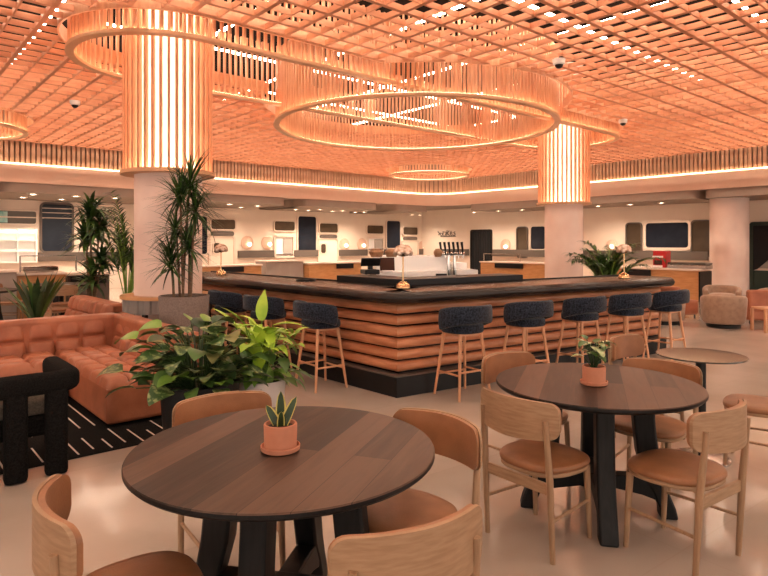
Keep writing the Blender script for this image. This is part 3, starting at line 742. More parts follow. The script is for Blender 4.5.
o = MB(); o.tube([(-.19, 0, .36), (.19, 0, .36)], .035); o.build('manifold', 'steel', tp, smooth=30)
for k in range(6):
    o = MB(); o.tube([(-.16 + k * .064, -.03, .37), (-.16 + k * .064, -.04, .42), (-.175 + k * .064, -.04, .53)], [.01, .014, .02], 8); o.build('tap_handle', 'blackmetal', tp, smooth=30)
    o = MB(); o.tube([(-.16 + k * .064, -.03, .36), (-.16 + k * .064, -.08, .33), (-.16 + k * .064, -.08, .29)], .009, 6); o.build('spout', 'chrome', tp, smooth=30)
# pastry baskets, till, tablet
for px, w_, lab in ((376.5, .20, 'brown wicker basket on the left end of the white island'), (391.5, .18, 'brown wicker basket beside the brass bar lamp on white island'), (438, .12, 'small brown jar beside the beer taps on white island')):
    x, y, z = on_px(px, 8.35, 1.346); o = MB(); o.lathe([(w_ * .38, 0), (w_ * .5, .05), (w_ * .52, .07), (w_ * .45, .09), (w_ * .2, .115)], n=20)
    tag(o.build('wicker_basket' if w_ > .15 else 'jar', 'wicker', smooth=30, loc=(x, y, z)), lab, 'basket' if w_ > .15 else 'jar')
x, y, z = on_px(370, 7.833, 1.136); root = thing('till', 'black till machine on the raised black bar shelf', 'till', (x, y, z), radians(20))
o = MB(); o.box((0, 0, .03), (.2, .22, .06)); o.build('base', 'blackmetal', root, bevel=.01)
o = MB(); o.box((.02, .05, .10), (.06, .06, .1)); o.build('neck', 'blackmetal', root, bevel=.01)
o = MB(); o.obox((-.13, -.02, .10), (.26, 0, 0), (0, .03, .012), (0, -.05, .10)); o.build('screen', 'blackmetal', root, bevel=.006)
x, y, z = on_px(387.5, 8.0, 1.136); root = thing('tablet_stand', 'brown tilted tablet stand leaning before the white island', 'tablet', (x, y, z), radians(8))
o = MB(); o.obox((-.10, 0, .04), (.2, 0, .0), (0, .02, -.006), (0, .05, .17)); tb_ = o.build('tablet', 'screen', root, bevel=.006)
for k in range(4):
    o = MB(); o.obox((-.085 + k * .045, -.002 + .01, .055), (.03, 0, 0), (0, .004, 0), (0, .041, .14)); o.build('menu_strip', 'wicker', tb_)
o = MB(); o.box((0, .05, .02), (.16, .14, .04)); o.build('stand_foot', 'white', root, bevel=.01)
# brass lamps on the bar
def bar_lamp(px, Y, label):
    root = thing('table_lamp', label, 'lamp', on_px(px, Y, zt1 + .001), 0, 'brass lamps on the bar')
    o = MB(); o.lathe([(.075, 0), (.078, .012), (.066, .045), (.040, .068), (.012, .078)], n=28); o.build('base', 'brass', root, smooth=40)
    o = MB(); o.tube([(0, 0, .07), (0, 0, .34)], .0085); o.build('stem', 'brass', root, smooth=30)
    o = MB(); o.lathe([(.012, .335), (.05, .345), (.062, .365), (.035, .385), (.01, .39)], n=24); o.build('cup', 'brass', root, smooth=40)
    o = MB(); o.lathe([(.088, .365), (.100, .380), (.094, .415), (.070, .445), (.035, .46), (.004, .463)], n=28); sh_ = o.build('shade', 'lampglass', root, smooth=40)
    for k in range(6):
        t = 2 * pi * k / 6; o = MB(); o.ball((.076 * cos(t), .076 * sin(t), .372), .03, 12, 8); o.build('globe', 'lampglass', sh_, smooth=True)
bar_lamp(403, 6.311, 'brass lamp with pearly shade at the bar corner, nearest lamp')
bar_lamp(221, 9.056, 'brass lamp with pearly shade at the far left of the bar top')
bar_lamp(624, 8.167, 'brass lamp with pearly shade at the far right end of the bar top')
x, y, _ = on_px(306, 7.611); o = MB(); o.lathe([(.12, 0), (.13, .012), (.13, .02), (.115, .02), (.11, .008)], n=28)
tag(o.build('serving_tray', 'blackmetal', smooth=30, loc=(x, y, zt1 + .001)), 'flat round dark tray on the left side of the bar top', 'tray')

# ------------------------------------------------------------------ bar stools
def make_stool(loc, rz, label):
    t = thing('bar_stool', label, 'bar stool', loc, rz, 'navy tweed bar stools')
    o = MB(); pad(o, superell(.205, .195, 36, 2.5), .645, .725, .018, .03); o.build('seat', 'tweed', t, smooth=50)
    # wrapped backrest, +y is the front (towards the bar)
    o = MB(); rg = []; n = 40
    for i in range(n + 1):
        u_ = i / n; th = radians(-22 + -136 - 0) * 0 + radians(180 - 6 + 192 * u_); e = abs(2 * u_ - 1)
        rr = .280; top = .93 - .05 * e ** 3; bot = .755 - .085 * e ** 2; th_ = .030 * (1 - .3 * e ** 4)
        if e > .93: k_ = sqrt(max(0, 1 - ((e - .93) / .075) ** 2)); mid = (top + bot) / 2; top = mid + (top - mid) * max(.35, k_); bot = mid + (bot - mid) * max(.35, k_); th_ *= max(.4, k_)
        ring = []
        for q in range(12):
            a = 2 * pi * q / 12; sx = math.copysign(abs(cos(a)) ** .6, cos(a)); sz = math.copysign(abs(sin(a)) ** .6, sin(a))
            r_ = rr + th_ * sx; ring.append((r_ * cos(th), r_ * sin(th) * .95, (top + bot) / 2 + (top - bot) / 2 * sz))
        rg.append(ring)
    o.rings(rg); o.build('backrest', 'tweed', t, smooth=60)
    o = MB()
    o.box((0, 0, .632), (.30, .28, .028)); o.build('seat_base', 'stoolleg', t, bevel=.01)
    for sx in (-1, 1):
        for sy in (-1, 1):
            o = MB(); o.tube([(sx * .135, sy * .125, .635), (sx * .205, sy * .195, .0)], [.019, .012], 12); o.build('leg', 'stoolleg', t, smooth=40)
    L_at = lambda z: (.135 + .07 * (1 - z / .635), .125 + .07 * (1 - z / .635))
    for (x0, y0, x1, y1, z) in ((-1, 1, 1, 1, .21), (-1, -1, 1, -1, .27), (-1, -1, -1, 1, .24), (1, -1, 1, 1, .24)):
        ax, ay = L_at(z); o = MB(); o.tube([(x0 * ax, y0 * ay, z), (x1 * ax, y1 * ay, z)], .0105, 8); o.build('footrest' if y0 == 1 and y1 == 1 else 'stretcher', 'stoolleg', t, smooth=40)
    return t
nr = Vector((dr.y, -dr.x)); nl = Vector((-dl.y, dl.x))
first = None
names_r = ['navy tweed bar stool nearest the bar corner on the right side', 'navy tweed bar stool second from the bar corner on the right side', 'navy tweed bar stool third from the bar corner on the right side',
           'navy tweed bar stool fourth from the bar corner on the right side', 'navy tweed bar stool at the far right end of the bar']
for k, t_ in enumerate((.63, 1.53, 2.44, 3.32, 4.17)):
    p = A + nr * .26 + dr * t_; rz = atan2(-nr.y, -nr.x) - pi / 2 + radians((0, -3, 2, -4, 6)[k])
    if first is None: first = make_stool((p.x, p.y, 0), rz, names_r[0])
    else: dup(first, (p.x, p.y, 0), rz, names_r[k])
names_l = ['navy tweed bar stool nearest the bar corner on the left side', 'navy tweed bar stool second from the corner, behind the lime plant', 'navy tweed bar stool beside the tall stone planter']
for k, t_ in enumerate((.90, 1.95, 2.86)):
    p = A + nl * (.26, .26, .26)[k] + dl * t_; rz = atan2(-nl.y, -nl.x) - pi / 2 + radians((-4, 3, -2, 2)[k]); dup(first, (p.x, p.y, 0), rz, names_l[k])

# ------------------------------------------------------------------ dining tables
def make_table(loc, rz, label):
    t = thing('round_table', label, 'table', loc, rz, 'round walnut dining tables')
    o = MB(); o.lathe([(.555, .700), (.590, .712), (.600, .722), (.600, .735), (.597, .740)], n=96)
    ob = o.build('tabletop', 'planks', t, smooth=30)
    ob.data.materials.append(M['black'])
    for p in ob.data.polygons:
        if p.normal.z < .5: p.material_index = 1
    for k in range(4):
        a = radians(k * 90); ca, sa = cos(a), sin(a)
        pr = [(.355, .455, 0), (.350, .440, .06), (.315, .405, .14), (.262, .372, .23), (.225, .345, .36), (.205, .325, .55), (.195, .325, .700)]
        o = MB(); o.rings([[(ca * r_ - sa * w_, sa * r_ + ca * w_, z) for r_, w_ in ((r0, -.05), (r1, -.05), (r1, .05), (r0, .05))] for r0, r1, z in pr])
        o.build('leg', 'black', t, bevel=.012, smooth=50)
    for k in range(2):
        a = radians(k * 90); ca, sa = cos(a), sin(a); o = MB(); rg = []
        for r_, z0, z1 in ((-.33, .10, .22), (-.25, .125, .225), (-.1, .15, .225), (.1, .15, .225), (.25, .125, .225), (.33, .10, .22)):
            z0 += k * .002; z1 += k * .002
            rg.append([(ca * r_ + sa * .045, sa * r_ - ca * .045, z0), (ca * r_ - sa * .045, sa * r_ + ca * .045, z0), (ca * r_ - sa * .045, sa * r_ + ca * .045, z1), (ca * r_ + sa * .045, sa * r_ - ca * .045, z1)])
        o.rings(rg); o.build('stretcher', 'black', t, bevel=.008)
    o = MB(); o.lathe([(.30, .672), (.33, .699)], n=48); o.build('underframe', 'black', t)
    return t
T1 = Vector((-.39, 2.358)); T2 = Vector((1.222, 3.45))
tb = make_table((T1.x, T1.y, 0), radians(259 - 180), 'near round walnut table with snake plant pot')
tb.scale = (.98, .98, 1)
t2 = dup(tb, (T2.x, T2.y, 0), radians(259 - 180), 'second round walnut table with cream leaved plant pot')
t2.scale = (.945, .945, 1)
dup(tb, (-6.35, 11.7, 0), radians(20), 'far round dark table behind the rust sofa, with chairs round it')
dup(tb, (-6.9, 10.2, 0), radians(50), 'round dark table at the left picture edge behind the sofa')

# ------------------------------------------------------------------ dining chairs
def make_chair(loc, rz, label):
    t = thing('dining_chair', label, 'chair', loc, rz, 'oak dining chairs with cognac leather')
    out = []
    for x, y in superell(.215, .205, 44, 2.7): out.append((x * (1.0 + .10 * (y / .2)), y + .01))
    o = MB(); pad(o, out, .402, .436, .012, .014); o.build('seat', 'leather', t, smooth=50)
    o = MB(); pad(o, [(x * .97, y * .97) for x, y in out], .380, .403, .0, .006); o.build('seat_frame', 'oak', t, smooth=40)
    for s in (-1, 1):
        o = MB(); o.tube([(s * .165, .165, .385), (s * .172, .185, 0)], [.018, .0125], 12); o.build('leg', 'oakleg', t, smooth=40)
        o = MB(); o.tube([(s * .205, -.185, 0), (s * .202, -.205, .40), (s * .196, -.232, .692)], [.013, .0175, .013], 12); o.build('leg', 'oakleg', t, smooth=40)
        o = MB(); o.tube([(s * .170, .178, .20), (s * .2035, -.195, .20)], .009, 8); o.build('stretcher', 'oakleg', t, smooth=40)
    o = MB(); o.box((0, -.195, .352), (.40, .020, .055)); o.build('rear_rail', 'oak', t, bevel=.004)
    yf = lambda x: -.268 + 1.45 * x * x
    xs = [-.245 + .49 * (.5 - .5 * cos(pi * i / 30)) for i in range(31)]
    def cr(x, r=.045, hw=.245): d = max(0, abs(x) - (hw - r)); return r - sqrt(max(0, r * r - d * d))
    lo = lambda x: .598 + cr(x) - .012 * (1 - (x / .245) ** 2); hi = lambda x: .772 - cr(x) + .008 * (1 - (x / .245) ** 2)
    o = MB(); curved_panel(o, xs, lo, hi, yf, .014, 6); bkr = o.build('backrest', 'oak', t, smooth=50, bevel=.003)
    xs2 = [x * .975 for x in xs]
    o = MB(); curved_panel(o, xs2, lambda x: lo(x / .975) + .005, lambda x: hi(x / .975) - .004, lambda x: yf(x) + .021, .020, 6); o.build('back_pad', 'leather', bkr, smooth=50, bevel=.006)
    return t
def face(a): return radians(a - 90)
G = 'oak dining chairs with cognac leather'
ch = make_chair((-.80, 1.92, 0), face(31), 'dining chair at the near table, back to the lower left corner')
for x, y, a, lab in ((-.015, 1.845, 118, 'dining chair at the near table showing its curved oak back, bottom centre'),
                     (.092, 2.495, 225, 'dining chair at the near table facing the camera, leather back on the bar side'),
                     (-.70, 2.811, 300, 'dining chair behind the near table, only its leather rim showing by the planters'),
                     (.825, 3.156, 39, 'dining chair at the second table with its oak back towards the near table'),
                     (1.475, 2.995, 125, 'dining chair at the second table with oak back nearest the picture bottom'),
                     (.955, 3.939, 304, 'dining chair behind the second table, nearest the bar corner'),
                     (1.645, 3.715, 226, 'dining chair behind the second table, its rim before the glass table'),
                     (2.10, 4.74, 310, 'dining chair with small leather back showing behind the second table'),
                     (2.60, 4.16, 143, 'dining chair with leather seat at the glass table, cut by the picture edge'),
                     (-5.55, 10.111, 63, 'dining chair behind the rust sofa with its back to the camera'),
                     (-5.9, 11.056, 113, 'dining chair by the far dark table beside the dracaena'),
                     (-7.05, 11.32, 22, 'dining chair at the far dark table, between the two dark tables')):
    dup(ch, (x, y, 0), face(a), lab)

# glass table
t = thing('glass_table', 'smoked glass round table on a dark pole by the second walnut table', 'table', (2.265, 4.29, 0))
o = MB(); o.lathe([(.275, .729), (.293, .732), (.295, .737), (.293, .742)], n=64); o.build('tabletop', 'smoke', t, smooth=30)
o = MB(); o.lathe([(.034, .02), (.034, .716), (.09, .718), (.09, .7285)], n=24); o.build('pole', 'blackmetal', t, smooth=30)
o = MB(); o.lathe([(.19, 0), (.19, .012), (.17, .020), (.04, .026)], n=48); o.build('base', 'steel', t, smooth=30)

# ------------------------------------------------------------------ foliage helpers
def blade(mb, base, az, el, L, W, droop, n=6, fold=.12, prof=None, mi=0, edge=None, twist=0.0, width_cols=3):
    p = Vector(base); e = el; rows = []
    side = Vector((-sin(az), cos(az), 0))
    for i in range(n + 1):
        t = i / n; d = Vector((cos(az) * cos(e), sin(az) * cos(e), sin(e))); up = side.cross(d) * -1
        w_ = W * (prof(t) if prof else max(.02, sin(pi * min(1, (.12 + .88 * t))) ** .7))
        sd = side * cos(twist) + up * sin(twist)
        row = []
        cols = (-1, 0, 1) if width_cols == 3 else (-1, -.72, 0, .72, 1)
        for c in cols: row.append(p + sd * (w_ / 2 * c) + up * (fold * w_ * abs(c)))
        rows.append(row); p = p + d * (L / n); e -= droop / n
    k = len(rows[0]); o = len(mb.v); mb.v += [tuple(q) for r_ in rows for q in r_]
    for i in range(n):
        for j in range(k - 1):
            mb.f.append([o + i * k + j, o + i * k + j + 1, o + (i + 1) * k + j + 1, o + (i + 1) * k + j]); mb.m.append(edge if (edge is not None and j in (0, k - 2)) else mi)
    return p
def heart(t): return max(.03, (sin(pi * t ** .62)) ** .8)
def lance(t): return max(.03, sin(pi * (.08 + .92 * t) ** .75))
def spear(t): return max(.02, 1 - t) ** .55 * (.55 + .45 * min(1, t * 5))
RND = random.Random(3)
def u(a, b): return RND.uniform(a, b)
def pot_thing(name, label, loc, prof, pm, soil_r, soil_z, cat='potted plant'):
    t = thing(name, label, cat, loc)
    o = MB(); o.lathe(prof, n=48); pt_ = o.build('pot', pm, t, smooth=40)
    o = MB(); o.lathe([(soil_r, soil_z - .02), (soil_r * .98, soil_z), (soil_r * .4, soil_z + .012)], n=32); o.build('soil', 'soil', pt_)
    return t
def pot_prof(r0, r1, h, th=.015): return [(r0, 0), (r0 + .002, .004), (r1, h - .006), (r1 - .003, h), (r1 - th, h), (r1 - th, h * .86), (.001, h * .86)]

# tall stone planter with dracaena
X = Vector((-2.33, 7.0)); t = pot_thing('potted_dracaena', 'tall dracaena with spiky heads in a tall grey stone planter', (X.x, X.y, 0), pot_prof(.235, .285, .93, .025), 'concretepot', .26, .90)
heads = [((-.02, .0), 2.26, (.10, -.04), .46), ((.09, -.05), 1.98, (.06, -.03), .42), ((-.06, .03), 1.74, (-.04, -.02), .40), ((-.10, -.06), 1.36, (-.02, -.04), .38), ((.02, -.10), 2.10, (-.02, -.04), .40), ((.05, .02), 1.55, (.02, -.05), .34)]
for (bx, by), hz, (ox, oy), sp in heads:
    o = MB(); o.tube([(bx, by, .89), (bx + ox * .4, by + oy * .4, (.89 + hz) / 2), (bx + ox, by + oy, hz)], [.016, .014, .011], 8); o.build('cane', 'stem', t, smooth=40)
    o = MB()
    for k in range(95):
        el = radians(u(-40, 85)); blade(o, (bx + ox, by + oy, hz - .06 + u(-.08, .06)), u(0, 2 * pi), el, sp * u(.8, 1.15), .028, u(.2, .9), 5, .1, spear, RND.choice((0, 0, 1)))
    o.build('foliage', ['leafdark', 'leaf'], t)

# black planter with caladium-like leaves
t = pot_thing('potted_houseplant', 'leafy marbled plant in a big black planter by the rust sofa', (-1.36, 4.44, 0), pot_prof(.245, .285, .52, .02), 'blackpot', .26, .48)
o = MB(); st = MB()
def broad(mb, stm, base, az, reach, hgt, L, W, droop=1.0, mi=0, el=.35):
    tip = (base[0] + cos(az) * reach, base[1] + sin(az) * reach, base[2] + hgt)
    stm.tube([base, (base[0] + cos(az) * reach * .45, base[1] + sin(az) * reach * .45, base[2] + hgt * .75), tip], [.006, .005, .004], 6)
    blade(mb, tip, az + u(-.5, .5), el, L, W, droop, 7, .10, heart, mi, twist=u(-.4, .4))
for k in range(120):
    az = u(0, 2 * pi); rr = u(.02, .30); hh = u(.14, .50) - rr * .4
    broad(o, st, (cos(az) * .08, sin(az) * .08, .47), az, rr, max(.06, hh), u(.13, .20), u(.10, .16), u(.5, 1.2), RND.choice((0, 0, 0, 1, 2, 3)), u(-.1, .8))
for az, rr, hh in ((radians(165), .46, .24), (radians(178), .40, .36), (radians(190), .46, .14), (radians(150), .34, .42), (radians(100), .16, .46), (radians(205), .36, .04), (radians(255), .27, .06), (radians(120), .24, .46)):
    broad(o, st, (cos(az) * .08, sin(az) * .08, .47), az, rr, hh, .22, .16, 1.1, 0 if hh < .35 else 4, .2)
for k in range(45):
    az = u(0, 2 * pi); broad(o, st, (cos(az) * .1, sin(az) * .1, .47), az, u(.12, .26), u(.06, .16), u(.13, .19), u(.10, .15), u(.6, 1.3), RND.choice((0, 1, 1, 2, 4)), u(0, .7))
st.build('stems', 'leafdark', t); o.build('foliage', ['leafvein', 'leaf', 'leafdark', 'leafdry', 'leafmid'], t, smooth=True)
# white planter with lime leaves
t = pot_thing('potted_houseplant', 'lime leaved plant in a white planter before the bar', (-1.0, 4.87, 0), pot_prof(.165, .20, .44, .018), 'whitepot', .18, .41)
o = MB(); st = MB()
for k in range(120):
    az = u(0, 2 * pi); rr = u(.02, .29); hh = u(.06, .46) - rr * .3
    tip = (cos(az) * rr, sin(az) * rr, .41 + hh)
    st.tube([(cos(az) * .03, sin(az) * .03, .40), (cos(az) * rr * .4, sin(az) * rr * .4, .41 + hh * .7), tip], [.006, .005, .003], 6)
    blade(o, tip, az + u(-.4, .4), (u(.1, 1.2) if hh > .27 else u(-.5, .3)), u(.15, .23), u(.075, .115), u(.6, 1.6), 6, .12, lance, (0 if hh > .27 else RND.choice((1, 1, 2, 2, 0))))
for az, rr, hh, el in ((radians(80), .02, .50, 1.5), (radians(200), .12, .46, .9), (radians(0), .1, .46, .2), (radians(180), .2, .44, .9), (radians(270), .08, .48, -.9), (radians(300), .1, .46, -.5), (radians(20), .16, .40, -.6)):
    blade(o, (cos(az) * rr, sin(az) * rr, .41 + hh), az, el, .26, .105, .5, 7, .12, lance, 0)
    st.tube([(0, 0, .40), (cos(az) * rr, sin(az) * rr, .41 + hh)], .005, 6)
st.build('stems', 'leafmid', t); o.build('foliage', ['leaflime', 'leafmid', 'leaf'], t, smooth=True)

# terracotta pots on the tables
def tpot(x, y, label, kind):
    t = thing('potted_plant', label, 'potted plant', (x, y, .7405))
    o = MB(); o.lathe([(.066, 0), (.074, .004), (.076, .020), (.071, .022), (.067, .010), (.01, .010)], n=40); o.build('saucer', 'terracotta', t, smooth=40)
    o = MB(); o.lathe([(.058, .0105), (.062, .014), (.064, .100), (.062, .104), (.056, .104), (.055, .088), (.001, .088)], n=40); o.build('pot', 'terracotta', t, smooth=40)
    o = MB(); o.lathe([(.054, .07), (.053, .090), (.02, .094)], n=24); o.build('soil', 'soil', t)
    if kind == 'snake':
        for az, el, L, W, tw in ((radians(95), 1.5, .135, .056, 0), (radians(12), 1.12, .125, .050, 1.35), (radians(172), 1.02, .095, .050, -1.35), (radians(60), 1.45, .11, .044, .3), (radians(285), 1.3, .07, .04, .1)):
            o = MB(); blade(o, (.012 * cos(az), .012 * sin(az), .088), az, el, L, W, -.1, 7, .16, lambda q: max(.03, (1 - q) ** .5 * (.75 + .5 * q)), 0, 1, tw, 5); o.build('leaf', ['leafdark', 'leafedge'], t, smooth=True)
    else:
        o = MB(); s_ = MB()
        for k in range(30):
            az = u(0, 2 * pi); rr = u(.005, .065); hh = u(.06, .16); tip = (rr * cos(az), rr * sin(az), .09 + hh)
            s_.tube([(.01 * cos(az), .01 * sin(az), .088), tip], .003, 5)
            blade(o, tip, az, u(-.2, .9), u(.05, .08), u(.04, .055), u(.6, 1.4), 5, .1, heart, RND.choice((0, 0, 0, 1)))
        s_.build('stems', 'leafdark', t); o.build('foliage', ['leafcream', 'leaf'], t, smooth=True)
tpot(-.40, 2.319, 'small terracotta pot with snake plant on the near table', 'snake')
tpot(1.19, 3.40, 'small terracotta pot with cream leaved plant on the second table', 'cream')

# plant behind the sofa, broad strap leaves
x, y = -4.66, 8.06; t = pot_thing('potted_yucca', 'strap leaved yucca standing behind the rust sofa back', (x, y, 0), pot_prof(.15, .18, .40), 'blackpot', .16, .37)
o = MB()
for k in range(30):
    az = 2 * pi * k / 30 * 2.4 + u(-.2, .2); el = radians(u(52, 88)); blade(o, (.03 * cos(az), .03 * sin(az), .40 + u(0, .12)), az, el, u(.55, .80), .105, u(.1, .5), 6, .14, lambda q: max(.03, (1 - q) ** .6 * (.45 + 1.3 * q)), RND.choice((0, 0, 1)))
o.build('foliage', ['leafdark', 'leaf'], t, smooth=True)
# tall plants left of the column
x, y = -5.62, 11.5; t = pot_thing('potted_dracaena', 'tall bushy dracaena left of the clad column', (x, y, 0), pot_prof(.19, .23, .42), 'blackpot', .21, .39)
for bx, by, hz, ns in ((0, 0, 2.25, 80), (.15, .05, 1.95, 60), (-.12, .05, 1.75, 60), (.08, -.08, 1.0, 50), (.22, 0, 1.3, 50)):
    o = MB(); o.tube([(bx * .3, by * .3, .39), (bx, by, hz)], [.025, .017], 8); o.build('cane', 'cane', t, smooth=40)
    o = MB()
    for k in range(ns): blade(o, (bx, by, hz - .2 + u(-.12, .18)), u(0, 2 * pi), radians(u(-15, 80)), u(.42, .60), .075, u(.5, 1.6), 6, .1, lance, RND.choice((0, 1)))
    o.build('foliage', ['leafdark', 'leaf'], t, smooth=True)
def palm(loc, label, nf, h0, L, pm='blackpot', seed=1, azs=None):
    t = pot_thing('potted_palm', label, loc, pot_prof(.18, .22, .42), pm, .2, .39)
    for k in range(nf):
        az = (2 * pi * k / nf + u(-.3, .3)) if azs is None else azs[k % len(azs)] + u(-.25, .25); el = radians(u(62, 88)); LL = L * u(.75, 1.1); st = MB(); fo = MB(); p = Vector((.03 * cos(az), .03 * sin(az), .39)); e = el; pts = [tuple(p)]
        n = 12
        for i in range(n):
            d = Vector((cos(az) * cos(e), sin(az) * cos(e), sin(e))); p = p + d * (LL / n); e -= u(.9, 1.3) * (i / n) * .22; pts.append(tuple(p))
            if i > n * h0:
                for s in (-1, 1):
                    for q in (0, .33, .66):
                        pp = p - d * (LL / n * q); blade(fo, tuple(pp), az + s * u(.75, 1.1), e + u(-.1, .35), (.28 * (1.15 - .5 * i / n)), .034, .9, 4, .1, lance, RND.choice((0, 1)))
        st.tube(pts, [.010] * (n - 4) + [.007, .006, .005, .004, .003], 6); fr = st.build('frond_stem', 'leafmid', t, smooth=40); fo.build('frond', ['leafdark', 'leaf'], fr, smooth=True)
    return t
palm((-4.78, 11.15, 0), 'arching palm close beside the clad column', 18, .25, 2.15, azs=[radians(q) for q in (-70, -30, 10, 40, 80, 120, 150)])
palm((4.62, 12.4, 0), 'green palm standing behind the right end of the bar', 22, .15, 1.3)

# ------------------------------------------------------------------ ledge around the near column
t = thing('column_ledge', 'round wood ledge with grey fluted skirt circling the clad column', 'ledge', (STL.x, STL.y, 0))
prof = lambda z0, z1, r0, r1: [(-(r1), z0), (-(r0), z0), (-(r0), z1), (-(r1), z1)]
def ringmesh(r0, r1, z0, z1, n=64):
    o = MB(); R = lambda r_, z: [(r_ * cos(2 * pi * k / n), r_ * sin(2 * pi * k / n), z) for k in range(n)]
    rr = [R(r0, z1), R(r0, z0), R(r1, z0), R(r1, z1)]; rr.append(rr[0]); o.rings(rr, cap=False); return o
ringmesh(.44, .606, .815, .855).build('ledge_top', 'counterwood', t, smooth=30)
o = MB(); n = 160; R = lambda z, k0: [((.55 + (.018 if (k // 4) % 2 else 0)) * cos(2 * pi * k / n), (.585 + (.018 if (k // 4) % 2 else 0)) * sin(2 * pi * k / n), z) for k in range(n)]
Ri = lambda z: [(.50 * cos(2 * pi * k / n), .50 * sin(2 * pi * k / n), z) for k in range(n)]
rr = [Ri(.814), Ri(.64), R(.64, 0), R(.814, 0)]; rr.append(rr[0]); o.rings(rr, cap=False); o.build('skirt', 'ledge', t)
for k in range(14):
    a = 2 * pi * k / 14; o = MB(); o.box((.52 * cos(a), .52 * sin(a), .32), (.06, .05, .64), a); o.build('leg', 'black', t)

# ------------------------------------------------------------------ rust sofa
SU = Vector((.755, .656)); SW = Vector((-.656, .755)); F = Vector((-2.28, 4.94))
def tufted(mb, o, eu, ev, en, nu, nv, thick, bulge, sub=12):
    """slab whose face (origin o, edges eu, ev, outward normal en) is quilted into nu x nv cushions; thick behind the face"""
    o = Vector(o); eu = Vector(eu); ev = Vector(ev); en = Vector(en).normalized(); NU, NV = nu * sub, nv * sub; V = []
    for i in range(NU + 1):
        for j in range(NV + 1):
            s, t_ = i / NU, j / NV; a = (s * nu) % 1.0; b_ = (t_ * nv) % 1.0
            if i == NU: a = 1.0
            if j == NV: b_ = 1.0
            g = (1 - abs(2 * a - 1) ** 5) * (1 - abs(2 * b_ - 1) ** 5); h = 1.15 * bulge * (g ** .5 - .75)
            ed = min(s, 1 - s) * eu.length, min(t_, 1 - t_) * ev.length; r = .05; dd = 0
            for q in ed:
                if q < r: dd += (r - sqrt(max(0, r * r - (r - q) ** 2))) * .7
            V.append(o + eu * s + ev * t_ + en * (h - dd))
    n0 = len(V); W_ = [o + eu * (i / NU) + ev * (j / NV) - en * thick for i in (0, NU) for j in (0, NV)]
    fs = []; K = NV + 1
    flip = eu.cross(ev).dot(en) < 0
    for i in range(NU):
        for j in range(NV):
            q = (i * K + j, (i + 1) * K + j, (i + 1) * K + j + 1, i * K + j + 1); fs.append(q[::-1] if flip else q)
    bl, tl, br_, tr_ = n0, n0 + 1, n0 + 2, n0 + 3
    e1 = [i * K for i in range(NU + 1)] + [br_, bl]; e2 = [i * K + NV for i in range(NU, -1, -1)] + [tl, tr_]
    e3 = [j for j in range(NV, -1, -1)] + [bl, tl]; e4 = [NU * K + j for j in range(NV + 1)] + [tr_, br_]
    for e in (e1, e2, e3, e4, [bl, br_, tr_, tl]): fs.append(tuple(e[::-1] if not flip else e))
    mb.add(V + W_, fs)
def sp(u_, w_, z): v = F + SU * u_ + SW * w_; return (v.x, v.y, z)
su3 = lambda k: (*(SU * k), 0); sw3 = lambda k: (*(SW * k), 0)
sofa = thing('sectional_sofa', 'rust quilted leather corner sofa on the striped black rug', 'sofa')
o = MB(); o.obox(sp(.0, .0, .03), su3(.56), sw3(1.87), (0, 0, .325)); o.build('chaise_base', 'rust', sofa, bevel=.035, bseg=4, smooth=50)
o = MB(); tufted(o, sp(.0, .0, .405), su3(.56), sw3(1.86), (0, 0, 1), 3, 7, .075, .05); o.build('chaise_seat', 'rust', sofa, smooth=60)
o = MB(); tufted(o, sp(.56, .0, .30), sw3(1.86), (*(SU * .11), .44), (*(SU * -1), .3), 7, 2, .11, .05)
o.build('side_cushion', 'rust', sofa, smooth=60)
o = MB(); o.obox(sp(.63, -.02, .03), su3(.18), sw3(2.17), (0, 0, .705)); o.build('side_back', 'rust', sofa, bevel=.04, bseg=4, smooth=50)
o = MB(); o.obox(sp(-2.6, 1.17, .03), su3(2.585), sw3(.72), (0, 0, .29)); o.build('seat_base', 'rust', sofa, bevel=.035, bseg=4, smooth=50)
for k in range(3):
    o = MB(); tufted(o, sp(-2.6 + k * .862, 1.165, .40), su3(.858), sw3(.70), (0, 0, 1), 3, 3, .075, .05); o.build('seat_cushion', 'rust', sofa, smooth=60)
for k in range(4):
    o = MB(); tufted(o, sp(-2.6 + k * .79, 1.85, .30), su3(.787), (*(SW * .11), .44), (*(SW * -1), .3), 3, 2, .12, .05); o.build('back_cushion', 'rust', sofa, smooth=60)
o = MB(); o.obox(sp(-2.62, 1.93, .03), su3(3.42), sw3(.22), (0, 0, .705)); o.build('back_frame', 'rust', sofa, bevel=.04, bseg=4, smooth=50)
# second sofa behind
def mk2():
    p0 = Vector((-3.78, 8.28)); d = Vector((-.669, .743)); n = Vector((-.743, -.669)); s2 = thing('sectional_sofa', 'second rust quilted sofa beyond the corner sofa, its back towards the column', 'sofa')
    Z = lambda a_, c_, z: (*(p0 + d * a_ + n * c_), z)
    o = MB(); o.obox(Z(0, -.22, .03), (*(d * 1.9), 0), (*(n * .22), 0), (0, 0, .665)); o.build('back_frame', 'rust', s2, bevel=.04, bseg=4, smooth=50)
    o = MB(); tufted(o, Z(.0, .13, .30), (*(d * 1.9), 0), (*(n * -.12), .40), (*n, .3), 7, 2, .12, .05); o.build('back_cushion', 'rust', s2, smooth=60)
    o = MB(); o.obox(Z(.0, .0, .03), (*(d * 1.9), 0), (*(n * .62), 0), (0, 0, .27)); o.build('seat_base', 'rust', s2, bevel=.035, bseg=4, smooth=50)
    o = MB(); tufted(o, Z(.0, .0, .38), (*(d * 1.9), 0), (*(n * .64), 0), (0, 0, 1), 7, 2, .07, .05); o.build('seat_cushion', 'rust', s2, smooth=60)
mk2()
